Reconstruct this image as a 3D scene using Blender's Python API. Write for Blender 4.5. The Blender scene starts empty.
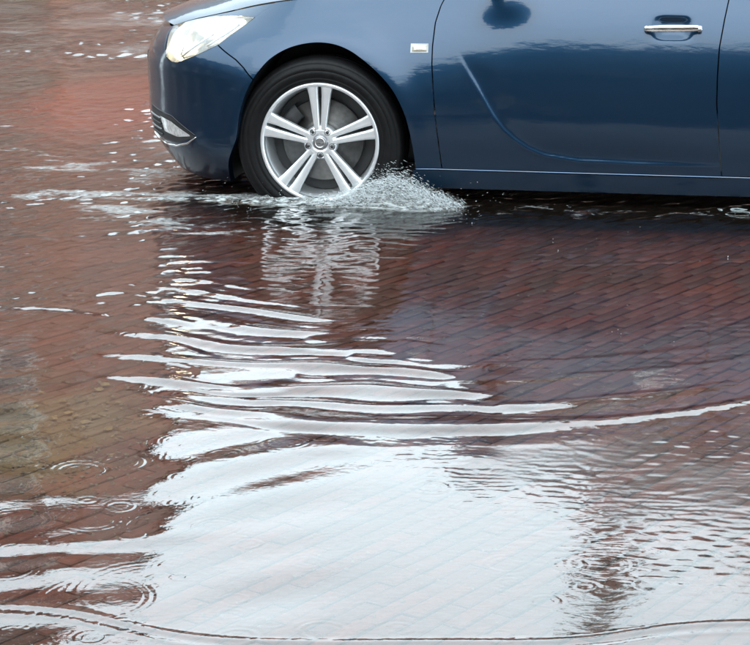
import bpy, bmesh, math, random
import numpy as np
from mathutils import Vector, Matrix
R = math.radians
random.seed(7)
rng = np.random.RandomState(11)
sc = bpy.context.scene
C = sc.collection

# ---------------------------------------------------------------- camera, sky, sun, exposure
CAM_H = 1.62
cd = bpy.data.cameras.new('camera'); cam = bpy.data.objects.new('camera', cd); C.objects.link(cam)
cd.sensor_width = 36.0; cd.lens = 36.0 * 2100 / 750; cd.clip_start = 0.05; cd.clip_end = 900
cam.location = (0, 0, CAM_H); cam.rotation_euler = (R(90 - 14.5), 0, 0)
sc.camera = cam

SUN_EL, SUN_ROT = R(52), R(200)
w = bpy.data.worlds.new('World'); sc.world = w; w.use_nodes = True
nt = w.node_tree; nt.nodes.clear()
out = nt.nodes.new('ShaderNodeOutputWorld'); bg = nt.nodes.new('ShaderNodeBackground')
sky = nt.nodes.new('ShaderNodeTexSky'); sky.sky_type = 'NISHITA'; sky.sun_disc = False
sky.sun_elevation = SUN_EL; sky.sun_rotation = SUN_ROT; sky.air_density = 1.2; sky.dust_density = 3.0
mx = nt.nodes.new('ShaderNodeMix'); mx.data_type = 'RGBA'; mx.inputs[0].default_value = 0.86
tc = nt.nodes.new('ShaderNodeTexCoord'); nz = nt.nodes.new('ShaderNodeTexNoise'); nz.inputs['Scale'].default_value = 2.2
nz.inputs['Detail'].default_value = 5; cr = nt.nodes.new('ShaderNodeValToRGB')
cr.color_ramp.elements[0].position = .3; cr.color_ramp.elements[0].color = (10.6, 12.8, 13.7, 1)
cr.color_ramp.elements[1].position = .75; cr.color_ramp.elements[1].color = (12.0, 14.1, 15.0, 1)
nt.links.new(tc.outputs['Generated'], nz.inputs['Vector']); nt.links.new(nz.outputs['Fac'], cr.inputs['Fac'])
nt.links.new(sky.outputs[0], mx.inputs[6]); nt.links.new(cr.outputs[0], mx.inputs[7])
nt.links.new(mx.outputs[2], bg.inputs['Color']); bg.inputs['Strength'].default_value = 0.15
nt.links.new(bg.outputs[0], out.inputs[0])

sd = bpy.data.lights.new('sun', 'SUN'); sd.energy = 0.5; sd.angle = R(60); sd.color = (1.0, .96, .9)
so = bpy.data.objects.new('sun', sd); C.objects.link(so)
# same direction as the sky's sun
d_ = Vector((math.sin(SUN_ROT) * math.cos(SUN_EL), math.cos(SUN_ROT) * math.cos(SUN_EL), math.sin(SUN_EL)))
so.rotation_euler = d_.to_track_quat('Z', 'Y').to_euler(); so.location = d_ * 60

vs = sc.view_settings; vs.view_transform = 'Standard'; vs.look = 'None'; vs.gamma = 1; vs.use_curve_mapping = False
vs.exposure = 1.28
cy = sc.cycles
cy.max_bounces = 10; cy.diffuse_bounces = 3; cy.glossy_bounces = 5; cy.transmission_bounces = 6; cy.transparent_max_bounces = 16
cy.sample_clamp_indirect = 12

# ---------------------------------------------------------------- helpers
def mat(name, col, rough=.5, metal=0., coat=0., spec=.5, emit=None, es=0., noise=0., nscale=20., bump=0., bscale=60., coatr=.03, trans=0.):
    m = bpy.data.materials.new(name); m.use_nodes = True; n = m.node_tree; b = n.nodes['Principled BSDF']
    b.inputs['Base Color'].default_value = (*col, 1); b.inputs['Roughness'].default_value = rough
    b.inputs['Metallic'].default_value = metal; b.inputs['Coat Weight'].default_value = coat
    b.inputs['Coat Roughness'].default_value = coatr
    b.inputs['Specular IOR Level'].default_value = spec; b.inputs['Transmission Weight'].default_value = trans
    if emit: b.inputs['Emission Color'].default_value = (*emit, 1); b.inputs['Emission Strength'].default_value = es
    t = n.nodes.new('ShaderNodeTexCoord')
    if noise:
        z = n.nodes.new('ShaderNodeTexNoise'); z.inputs['Scale'].default_value = nscale; z.inputs['Detail'].default_value = 6
        n.links.new(t.outputs['Object'], z.inputs['Vector'])
        r = n.nodes.new('ShaderNodeValToRGB')
        r.color_ramp.elements[0].position = .3; r.color_ramp.elements[0].color = (*[c * (1 - noise) for c in col], 1)
        r.color_ramp.elements[1].position = .7; r.color_ramp.elements[1].color = (*[min(1, c * (1 + noise)) for c in col], 1)
        n.links.new(z.outputs['Fac'], r.inputs['Fac']); n.links.new(r.outputs[0], b.inputs['Base Color'])
    if bump:
        z = n.nodes.new('ShaderNodeTexNoise'); z.inputs['Scale'].default_value = bscale; z.inputs['Detail'].default_value = 5
        n.links.new(t.outputs['Object'], z.inputs['Vector'])
        bp = n.nodes.new('ShaderNodeBump'); bp.inputs['Strength'].default_value = bump; bp.inputs['Distance'].default_value = .01
        n.links.new(z.outputs['Fac'], bp.inputs['Height']); n.links.new(bp.outputs[0], b.inputs['Normal'])
    return m

def mk(name, verts, faces, m, parent=None, smooth=True, **props):
    me = bpy.data.meshes.new(name)
    verts = np.asarray(verts, float)
    me.from_pydata([tuple(v) for v in verts], [], [tuple(int(i) for i in f) for f in faces])
    if smooth: me.polygons.foreach_set('use_smooth', [True] * len(me.polygons))
    me.materials.append(m); me.update()
    o = bpy.data.objects.new(name, me); C.objects.link(o)
    if parent is not None: o.parent = parent
    for k, v in props.items(): o[k] = v
    return o

def mk_grid(name, P, m, parent=None, wrap=False, flip=False, **props):
    """P: (a, b, 3) array of points -> one quad sheet, built with foreach_set."""
    P = np.asarray(P, float); a, b = P.shape[:2]
    idx = np.arange(a * b).reshape(a, b)
    if wrap: idx = np.concatenate([idx, idx[:1]], 0)
    q = np.stack([idx[:-1, :-1], idx[1:, :-1], idx[1:, 1:], idx[:-1, 1:]], -1).reshape(-1, 4)
    if flip: q = q[:, ::-1]
    me = bpy.data.meshes.new(name); me.vertices.add(a * b); me.vertices.foreach_set('co', P.reshape(-1))
    me.loops.add(q.size); me.loops.foreach_set('vertex_index', q.reshape(-1).astype(np.int32))
    me.polygons.add(len(q)); me.polygons.foreach_set('loop_start', np.arange(0, q.size, 4).astype(np.int32))
    me.update(calc_edges=True); me.polygons.foreach_set('use_smooth', np.ones(len(q), bool))
    me.materials.append(m)
    o = bpy.data.objects.new(name, me); C.objects.link(o)
    if parent is not None: o.parent = parent
    for k, v in props.items(): o[k] = v
    return o

def empty(name, label, cat, loc=(0, 0, 0), rz=0., group=None):
    o = bpy.data.objects.new(name, None); C.objects.link(o); o.location = loc; o.rotation_euler = (0, 0, rz)
    o.empty_display_size = .2; o['label'] = label; o['category'] = cat
    if group: o['group'] = group
    return o

def bm_obj(name, bm, m, parent=None, smooth=False, **props):
    me = bpy.data.meshes.new(name); bm.normal_update(); bm.to_mesh(me); bm.free()
    if smooth: me.polygons.foreach_set('use_smooth', [True] * len(me.polygons))
    me.materials.append(m); o = bpy.data.objects.new(name, me); C.objects.link(o)
    if parent is not None: o.parent = parent
    for k, v in props.items(): o[k] = v
    return o

def box(bm, c, s, bev=0.):
    r = bmesh.ops.create_cube(bm, size=1); vv = r['verts']
    bmesh.ops.scale(bm, verts=vv, vec=s); bmesh.ops.translate(bm, verts=vv, vec=c)
    if bev:
        e = list({e for v in vv for e in v.link_edges})
        bmesh.ops.bevel(bm, geom=e, offset=bev, segments=2, affect='EDGES', profile=.6)

def boxo(name, c, s, m, parent=None, bev=0., **p):
    bm = bmesh.new(); box(bm, c, s, bev); return bm_obj(name, bm, m, parent, **p)

def tube_pts(pts, rad, n=8):
    pts = [Vector(p) for p in pts]; V = []; Fc = []
    rad = rad if hasattr(rad, '__len__') else [rad] * len(pts)
    for i, p in enumerate(pts):
        t = (pts[min(i + 1, len(pts) - 1)] - pts[max(i - 1, 0)]).normalized()
        a = t.cross(Vector((0, 0, 1)) if abs(t.z) < .9 else Vector((1, 0, 0))).normalized(); b = t.cross(a)
        for k in range(n):
            q = 2 * math.pi * k / n; V.append(p + (a * math.cos(q) + b * math.sin(q)) * rad[i])
    for i in range(len(pts) - 1):
        for k in range(n):
            Fc.append((i * n + k, i * n + (k + 1) % n, (i + 1) * n + (k + 1) % n, (i + 1) * n + k))
    Fc.append(tuple(range(n))[::-1]); Fc.append(tuple((len(pts) - 1) * n + k for k in range(n)))
    return V, Fc

def lathe(name, prof, m, parent=None, n=72, cx=0., cz=0., **p):
    """prof: list of (radius, y); axis is local y."""
    prof = np.array(prof); th = np.linspace(0, 2 * math.pi, n, endpoint=False)
    P = np.zeros((n, len(prof), 3))
    P[:, :, 0] = cx + np.cos(th)[:, None] * prof[None, :, 0]; P[:, :, 2] = cz + np.sin(th)[:, None] * prof[None, :, 0]
    P[:, :, 1] = prof[None, :, 1]
    return mk_grid(name, P, m, parent, wrap=True, **p)

# ---------------------------------------------------------------- materials
def paint_mat():
    m = bpy.data.materials.new('blue_car_paint'); m.use_nodes = True; n = m.node_tree; b = n.nodes['Principled BSDF']
    t = n.nodes.new('ShaderNodeTexCoord')
    fl = n.nodes.new('ShaderNodeTexVoronoi'); fl.inputs['Scale'].default_value = 900
    n.links.new(t.outputs['Object'], fl.inputs['Vector'])
    r = n.nodes.new('ShaderNodeMix'); r.data_type = 'RGBA'
    r.inputs[6].default_value = (.0007, .0165, .043, 1); r.inputs[7].default_value = (.0013, .0240, .058, 1)
    n.links.new(fl.outputs['Color'], r.inputs[0]); n.links.new(r.outputs[2], b.inputs['Base Color'])
    b.inputs['Metallic'].default_value = .80; b.inputs['Roughness'].default_value = .36
    b.inputs['Coat Weight'].default_value = 1.; b.inputs['Coat Roughness'].default_value = .02; b.inputs['Coat IOR'].default_value = 1.40
    # rain beads and faint orange peel on the clear coat
    mp = n.nodes.new('ShaderNodeMapping'); mp.inputs['Scale'].default_value = (1, 1, .55)
    v = n.nodes.new('ShaderNodeTexVoronoi'); v.inputs['Scale'].default_value = 150; v.inputs['Randomness'].default_value = 1
    n.links.new(t.outputs['Object'], mp.inputs['Vector']); n.links.new(mp.outputs[0], v.inputs['Vector'])
    mr = n.nodes.new('ShaderNodeMapRange'); mr.inputs[1].default_value = .0; mr.inputs[2].default_value = .30
    mr.inputs[3].default_value = 1; mr.inputs[4].default_value = 0; n.links.new(v.outputs['Distance'], mr.inputs[0])
    z = n.nodes.new('ShaderNodeTexNoise'); z.inputs['Scale'].default_value = 7; z.inputs['Detail'].default_value = 3
    m9 = n.nodes.new('ShaderNodeMapping'); m9.inputs['Scale'].default_value = (1, 1, 3.2); n.links.new(t.outputs['Object'], m9.inputs[0]); n.links.new(m9.outputs[0], z.inputs['Vector'])
    bp = n.nodes.new('ShaderNodeBump'); bp.inputs['Strength'].default_value = .045; bp.inputs['Distance'].default_value = .002
    n.links.new(mr.outputs[0], bp.inputs['Height'])
    bp2 = n.nodes.new('ShaderNodeBump'); bp2.inputs['Strength'].default_value = .13; bp2.inputs['Distance'].default_value = .012
    n.links.new(z.outputs['Fac'], bp2.inputs['Height']); n.links.new(bp.outputs[0], bp2.inputs['Normal'])
    n.links.new(bp2.outputs[0], b.inputs['Coat Normal'])
    # road film towards the sill: a thin dull grime that belongs to the panels
    sx = n.nodes.new('ShaderNodeSeparateXYZ'); n.links.new(t.outputs['Object'], sx.inputs[0])
    g = n.nodes.new('ShaderNodeMapRange'); g.inputs[1].default_value = .5; g.inputs[2].default_value = .2
    g.inputs[3].default_value = .075; g.inputs[4].default_value = .10; n.links.new(sx.outputs[2], g.inputs[0])
    n.links.new(g.outputs[0], b.inputs['Coat Roughness'])
    return m
PAINT = paint_mat()
BLACK = mat('black_plastic', (.012, .012, .013), .55, noise=.3)
RUBBER = mat('tyre_rubber', (.0035, .0035, .004), .5, spec=.13, noise=.35, nscale=40, bump=.15, bscale=200)
ALLOY = mat('silver_alloy', (.76, .78, .80), .34, .85, noise=.08, nscale=8, bump=.03, bscale=90)
ALLOY_D = mat('grey_alloy_barrel', (.22, .23, .24), .42, .8, noise=.3, nscale=12)
CHROME = mat('chrome', (.82, .82, .80), .10, 1., noise=.08, nscale=60)
STEEL = mat('brake_steel', (.075, .072, .07), .38, .8, noise=.25, nscale=50)
DARKM = mat('dark_metal', (.03, .03, .032), .5, .5, noise=.4)
LAMPW = mat('headlamp_reflector', (.28, .29, .29), .25, .6, emit=(1, .93, .80), es=.02, noise=.08)
BULB = mat('lit_bulb', (1, .95, .85), .3, emit=(1, .80, .45), es=10)
BULB2 = mat('side_bulb', (.8, .8, .76), .3, emit=(1, .93, .78), es=1.5)
AMBER = mat('indicator_lens', (.30, .27, .22), .15, coat=1, noise=.25, nscale=200)
FOGL = mat('fog_lamp_lens', (.62, .64, .64), .12, .5, coat=1, noise=.3, nscale=70)
SEAT = mat('dark_fabric', (.03, .03, .035), .8, noise=.3)

def glass_mat(name, tint, rough=0.0, ior=1.5, fac=None):
    m = bpy.data.materials.new(name); m.use_nodes = True; n = m.node_tree; n.nodes.clear()
    o = n.nodes.new('ShaderNodeOutputMaterial'); mi = n.nodes.new('ShaderNodeMixShader')
    tr = n.nodes.new('ShaderNodeBsdfTransparent'); tr.inputs[0].default_value = (*tint, 1)
    gl = n.nodes.new('ShaderNodeBsdfGlossy'); gl.inputs['Roughness'].default_value = rough; gl.inputs['Color'].default_value = (1, 1, 1, 1)
    fr = n.nodes.new('ShaderNodeFresnel'); fr.inputs['IOR'].default_value = ior
    n.links.new(fr.outputs[0], mi.inputs[0]); n.links.new(tr.outputs[0], mi.inputs[1]); n.links.new(gl.outputs[0], mi.inputs[2])
    n.links.new(mi.outputs[0], o.inputs[0]); return m
GLASS = glass_mat('window_glass', (.75, .80, .80))
LENS = glass_mat('clear_lens', (.93, .94, .95))

def brick_mat(name, island):
    m = bpy.data.materials.new(name); m.use_nodes = True; n = m.node_tree; b = n.nodes['Principled BSDF']
    K = .44
    if island:
        g = n.nodes.new('ShaderNodeNewGeometry'); rnd = g.outputs['Random Per Island']
    else:
        g = n.nodes.new('ShaderNodeObjectInfo'); rnd = g.outputs['Random']
    r = n.nodes.new('ShaderNodeValToRGB'); e = r.color_ramp.elements
    e[0].position = 0; e[0].color = (.105 * K, .026 * K, .016 * K, 1); e[1].position = 1; e[1].color = (.260 * K, .055 * K, .026 * K, 1)
    for p, c in ((.18, (.190, .036, .018, 1)), (.38, (.215, .046, .023, 1)), (.55, (.120, .034, .024, 1)), (.75, (.250, .044, .018, 1)), (.9, (.105, .036, .025, 1))):
        x = e.new(p); x.color = (c[0] * K, c[1] * K, c[2] * K, 1)
    n.links.new(rnd, r.inputs['Fac'])
    gp = n.nodes.new('ShaderNodeNewGeometry')
    z = n.nodes.new('ShaderNodeTexNoise'); z.inputs['Scale'].default_value = 45; z.inputs['Detail'].default_value = 7
    n.links.new(gp.outputs['Position'], z.inputs['Vector'])
    mm = n.nodes.new('ShaderNodeMix'); mm.data_type = 'RGBA'; mm.blend_type = 'MULTIPLY'; mm.inputs[0].default_value = .8
    q = n.nodes.new('ShaderNodeMapRange'); q.inputs[1].default_value = .3; q.inputs[2].default_value = .7
    q.inputs[3].default_value = .6; q.inputs[4].default_value = 1.25; n.links.new(z.outputs['Fac'], q.inputs[0])
    n.links.new(r.outputs[0], mm.inputs[6]); n.links.new(q.outputs[0], mm.inputs[7])
    # silt lying on the paving in one patch on the left
    z2 = n.nodes.new('ShaderNodeTexNoise'); z2.inputs['Scale'].default_value = 3.2; z2.inputs['Detail'].default_value = 8
    n.links.new(gp.outputs['Position'], z2.inputs['Vector'])
    vd = n.nodes.new('ShaderNodeVectorMath'); vd.operation = 'SUBTRACT'; vd.inputs[1].default_value = (-.88, 5.35, 0)
    n.links.new(gp.outputs['Position'], vd.inputs[0])
    vs_ = n.nodes.new('ShaderNodeVectorMath'); vs_.operation = 'MULTIPLY'; vs_.inputs[1].default_value = (2.9, 1.55, 0)
    n.links.new(vd.outputs[0], vs_.inputs[0])
    vl = n.nodes.new('ShaderNodeVectorMath'); vl.operation = 'LENGTH'; n.links.new(vs_.outputs[0], vl.inputs[0])
    sub = n.nodes.new('ShaderNodeMath'); sub.operation = 'MULTIPLY_ADD'; sub.inputs[1].default_value = 1.8
    n.links.new(z2.outputs['Fac'], sub.inputs[0]); 
    ng = n.nodes.new('ShaderNodeMath'); ng.operation = 'MULTIPLY'; ng.inputs[1].default_value = -1
    n.links.new(vl.outputs['Value'], ng.inputs[0]); n.links.new(ng.outputs[0], sub.inputs[2])
    sm = n.nodes.new('ShaderNodeMapRange'); sm.inputs[1].default_value = -.1; sm.inputs[2].default_value = .5; sm.inputs[3].default_value = 0; sm.inputs[4].default_value = .75
    n.links.new(sub.outputs[0], sm.inputs[0])
    m2 = n.nodes.new('ShaderNodeMix'); m2.data_type = 'RGBA'; m2.inputs[7].default_value = (.115, .092, .036, 1)
    n.links.new(sm.outputs[0], m2.inputs[0]); n.links.new(mm.outputs[2], m2.inputs[6])
    # general dark film in blotches
    z3 = n.nodes.new('ShaderNodeTexNoise'); z3.inputs['Scale'].default_value = 1.4; z3.inputs['Detail'].default_value = 6
    n.links.new(gp.outputs['Position'], z3.inputs['Vector'])
    m3 = n.nodes.new('ShaderNodeMix'); m3.data_type = 'RGBA'; m3.inputs[7].default_value = (.022, .012, .010, 1)
    q3 = n.nodes.new('ShaderNodeMapRange'); q3.inputs[1].default_value = .45; q3.inputs[2].default_value = .75; q3.inputs[3].default_value = 0; q3.inputs[4].default_value = .6
    n.links.new(z3.outputs['Fac'], q3.inputs[0]); n.links.new(q3.outputs[0], m3.inputs[0]); n.links.new(m2.outputs[2], m3.inputs[6])
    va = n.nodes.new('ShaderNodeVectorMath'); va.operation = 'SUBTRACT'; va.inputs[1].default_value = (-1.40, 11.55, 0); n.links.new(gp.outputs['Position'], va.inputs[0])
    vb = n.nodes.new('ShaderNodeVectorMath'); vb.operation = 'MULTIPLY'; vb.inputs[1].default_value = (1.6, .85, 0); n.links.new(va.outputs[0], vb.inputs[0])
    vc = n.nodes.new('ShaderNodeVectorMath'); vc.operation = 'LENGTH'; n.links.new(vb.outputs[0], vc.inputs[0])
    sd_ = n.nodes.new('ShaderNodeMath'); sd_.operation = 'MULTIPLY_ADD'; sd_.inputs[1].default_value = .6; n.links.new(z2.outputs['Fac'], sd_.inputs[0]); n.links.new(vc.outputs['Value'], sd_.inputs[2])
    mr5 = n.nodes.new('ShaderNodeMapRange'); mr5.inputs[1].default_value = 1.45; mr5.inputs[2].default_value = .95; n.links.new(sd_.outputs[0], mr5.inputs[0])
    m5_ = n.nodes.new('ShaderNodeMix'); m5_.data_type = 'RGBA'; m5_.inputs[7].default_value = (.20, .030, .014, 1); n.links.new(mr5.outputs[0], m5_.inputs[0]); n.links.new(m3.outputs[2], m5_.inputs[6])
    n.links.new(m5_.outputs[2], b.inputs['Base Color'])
    b.inputs['Roughness'].default_value = .65
    bp = n.nodes.new('ShaderNodeBump'); bp.inputs['Strength'].default_value = .5; bp.inputs['Distance'].default_value = .004
    n.links.new(z.outputs['Fac'], bp.inputs['Height']); n.links.new(bp.outputs[0], b.inputs['Normal'])
    return m
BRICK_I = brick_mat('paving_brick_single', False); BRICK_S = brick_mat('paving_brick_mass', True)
BED = mat('sandy_joint_bed', (.012, .010, .009), .8, noise=.4, nscale=8, bump=.5)

# ---------------------------------------------------------------- road and bricks
def road_z(Y):
    Y = np.asarray(Y, float)
    return np.interp(Y, [-40, 1.5, 3.4, 8.2, 14, 18, 60], [.02, .004, -.028, -.11, -.11, -.06, -.06])
ys = np.array([-300, -40, -5, 1.5, 3.4, 4.6, 5.8, 7, 8.2, 11, 14, 18, 30, 60, 500.]); xs = np.array([-400, -40, -8, -3, 0, 3, 8, 40, 400.])
X, Y = np.meshgrid(xs, ys, indexing='ij')
road = mk_grid('road', np.stack([X, Y, road_z(Y) - .0075], -1), BED, kind='structure')

ANG = R(54); ca, sa = math.cos(ANG), math.sin(ANG)
BL, BW = .205, .050                     # pitch of a brick along and across its course
def brick_shape(l, wd):
    a, b, c = l / 2, wd / 2, .0035
    V = [(-a, -b, -.02), (a, -b, -.02), (a, b, -.02), (-a, b, -.02),
         (-a, -b, -c), (a, -b, -c), (a, b, -c), (-a, b, -c),
         (-a + c, -b + c, 0), (a - c, -b + c, 0), (a - c, b - c, 0), (-a + c, b - c, 0)]
    Fq = [(8, 9, 10, 11)]
    for i in range(4):
        j = (i + 1) % 4; Fq.append((i, j, 4 + j, 4 + i)); Fq.append((4 + i, 4 + j, 8 + j, 8 + i))
    return np.array(V), Fq
bV, bF = brick_shape(BL - .006, BW - .0065)
cells = []
for j in range(-330, 330):
    off = (j % 2) * BL / 2 + random.uniform(-.022, .022)
    for i in range(-80, 80):
        u = i * BL + off; v = j * BW
        x = u * ca - v * sa; y = 8 + u * sa + v * ca
        if y < 2.6 or y > 17.5 or abs(x) > .35 + y * .27 + (1.5 if y > 7 else 0): continue
        cells.append((x, y))
cells.sort(key=lambda c: c[1])
near, rest = [], []
for c in cells:
    if len(near) < 300 and c[1] > 3.62 and abs(c[0]) < c[1] * .183 + .05: near.append(c)
    else: rest.append(c)
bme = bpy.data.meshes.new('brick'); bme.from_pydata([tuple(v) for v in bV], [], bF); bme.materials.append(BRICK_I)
slope = -math.atan(.082 / 4.8)
for x, y in near:
    o = bpy.data.objects.new('brick', bme); C.objects.link(o); o.parent = road
    o.location = (x, y, float(road_z(y)) + random.uniform(-.003, .003))
    e = Matrix.Rotation(slope, 4, 'X') @ Matrix.Rotation(ANG + random.uniform(-.012, .012), 4, 'Z') @ Matrix.Rotation(random.uniform(-.012, .012), 4, 'X') @ Matrix.Rotation(random.uniform(-.006, .006), 4, 'Y')
    o.rotation_euler = e.to_euler()
n = len(rest); cc = np.array(rest)
aa = ANG + rng.uniform(-.012, .012, n); ti = rng.uniform(-.03, .03, n)
Vx = bV[None, :, 0] * np.cos(aa)[:, None] - bV[None, :, 1] * np.sin(aa)[:, None] + cc[:, 0:1]
Vy = bV[None, :, 0] * np.sin(aa)[:, None] + bV[None, :, 1] * np.cos(aa)[:, None] + cc[:, 1:2]
Vz = road_z(Vy) + bV[None, :, 2] + bV[None, :, 1] * ti[:, None] + rng.uniform(-.003, .003, n)[:, None]
P = np.stack([Vx, Vy, Vz], -1).reshape(-1, 3)
q = (np.array(bF)[None] + (np.arange(n) * 12)[:, None, None]).reshape(-1, 4)
me = bpy.data.meshes.new('brick_paving'); me.vertices.add(len(P)); me.vertices.foreach_set('co', P.reshape(-1))
me.loops.add(q.size); me.loops.foreach_set('vertex_index', q.reshape(-1).astype(np.int32)); me.polygons.add(len(q))
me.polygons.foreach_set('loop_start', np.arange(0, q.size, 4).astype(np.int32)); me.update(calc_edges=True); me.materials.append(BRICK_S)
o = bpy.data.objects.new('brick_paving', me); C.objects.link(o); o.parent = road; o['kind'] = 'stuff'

# ---------------------------------------------------------------- flood water
def smooth(a, b, x):
    t = np.clip((x - a) / (b - a), 0, 1); return t * t * (3 - 2 * t)
def vnoise(x, y, seed, lam):
    r = np.random.RandomState(seed); T = r.uniform(-1, 1, (128, 128))
    fx, fy = x / lam, y / lam; ix, iy = np.floor(fx).astype(int), np.floor(fy).astype(int); fx, fy = fx - ix, fy - iy
    fx = fx * fx * (3 - 2 * fx); fy = fy * fy * (3 - 2 * fy); g = lambda a, b: T[(ix + a) % 128, (iy + b) % 128]
    return (g(0, 0) * (1 - fx) + g(1, 0) * fx) * (1 - fy) + (g(0, 1) * (1 - fx) + g(1, 1) * fx) * fy
def waves(x, y, seed, l0, l1, n, dir0, spread, slope):
    """n directional sine waves, wavelengths l0..l1; slope = rms slope"""
    r = np.random.RandomState(seed); h = np.zeros_like(x)
    wx = x + vnoise(x, y, seed + 5, l1 * 2.5) * l1 * .5; wy = y + vnoise(x, y, seed + 6, l1 * 2.5) * l1 * .5
    for i in range(n):
        l = math.exp(r.uniform(math.log(l0), math.log(l1))); a = dir0 + r.normal() * spread; k = 2 * math.pi / l
        h += math.sqrt(2.0 / n) * slope / k * np.sin(k * (wx * math.cos(a) + wy * math.sin(a)) + r.uniform(0, 6.28))
    return h
def px(u, v):
    """where the sight line through a spot of the 750x645 view meets the flat water (used once to lay out ring and wave positions)"""
    el = math.radians(14.5) + math.atan((v - 322.5) / 2100.); Yw = CAM_H / math.tan(el)
    d = Yw * math.cos(R(14.5)) + CAM_H * math.sin(R(14.5)); return (u - 375) / 2100. * d, Yw
CAR_Y = lambda x: 8.17 - .158 * (x + .225)       # line of the car's near side
# rain rings: x, y, radius, wavelength, slope
RINGS = []
for u, v, wpx, s in [(285, 443, 42, .16), (297, 443, 10, .18), (340, 437, 18, .2), (90, 437, 58, .14), (80, 470, 46, .16), (118, 345, 38, .16), (100, 362, 30, .15),
                     (95, 598, 110, .07), (150, 590, 150, .04), (190, 566, 60, .05), (18, 611, 34, .14), (355, 503, 46, .05), (325, 555, 30, .04),
                     (235, 540, 24, .05), (403, 560, 26, .04), (655, 585, 46, .10), (452, 367, 40, .12), (505, 355, 36, .10), (640, 320, 26, .08), (560, 300, 22, .1),
                     (170, 525, 90, .10), (20, 520, 60, .12), (10, 488, 46, .1), (128, 335, 20, .2), (700, 300, 40, .06), (398, 332, 40, .12), (560, 490, 50, .1), (60, 330, 44, .08), (430, 470, 30, .05),
                     (610, 470, 40, .08), (690, 515, 44, .1), (480, 600, 50, .035), (270, 620, 40, .03), (120, 400, 30, .10), (35, 455, 34, .12)]:
    x, y = px(u, v); d = math.hypot(y, CAM_H); RINGS.append((x, y, wpx / 2 / 2100. * d, random.uniform(.014, .02), s))
for i in range(60):
    y = 3.8 + 2.2 * random.random(); x = -random.random() * y * .19; RINGS.append((x, y, random.uniform(.010, .045), random.uniform(.012, .017), random.uniform(.08, .18)))
for i in range(190):
    y = 3.5 + 6 * random.random() ** 1.2; x = random.uniform(-1, 1) * y * .2
    RINGS.append((x, y, random.uniform(.012, .07), random.uniform(.013, .02), random.uniform(.04, .13)))
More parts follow.
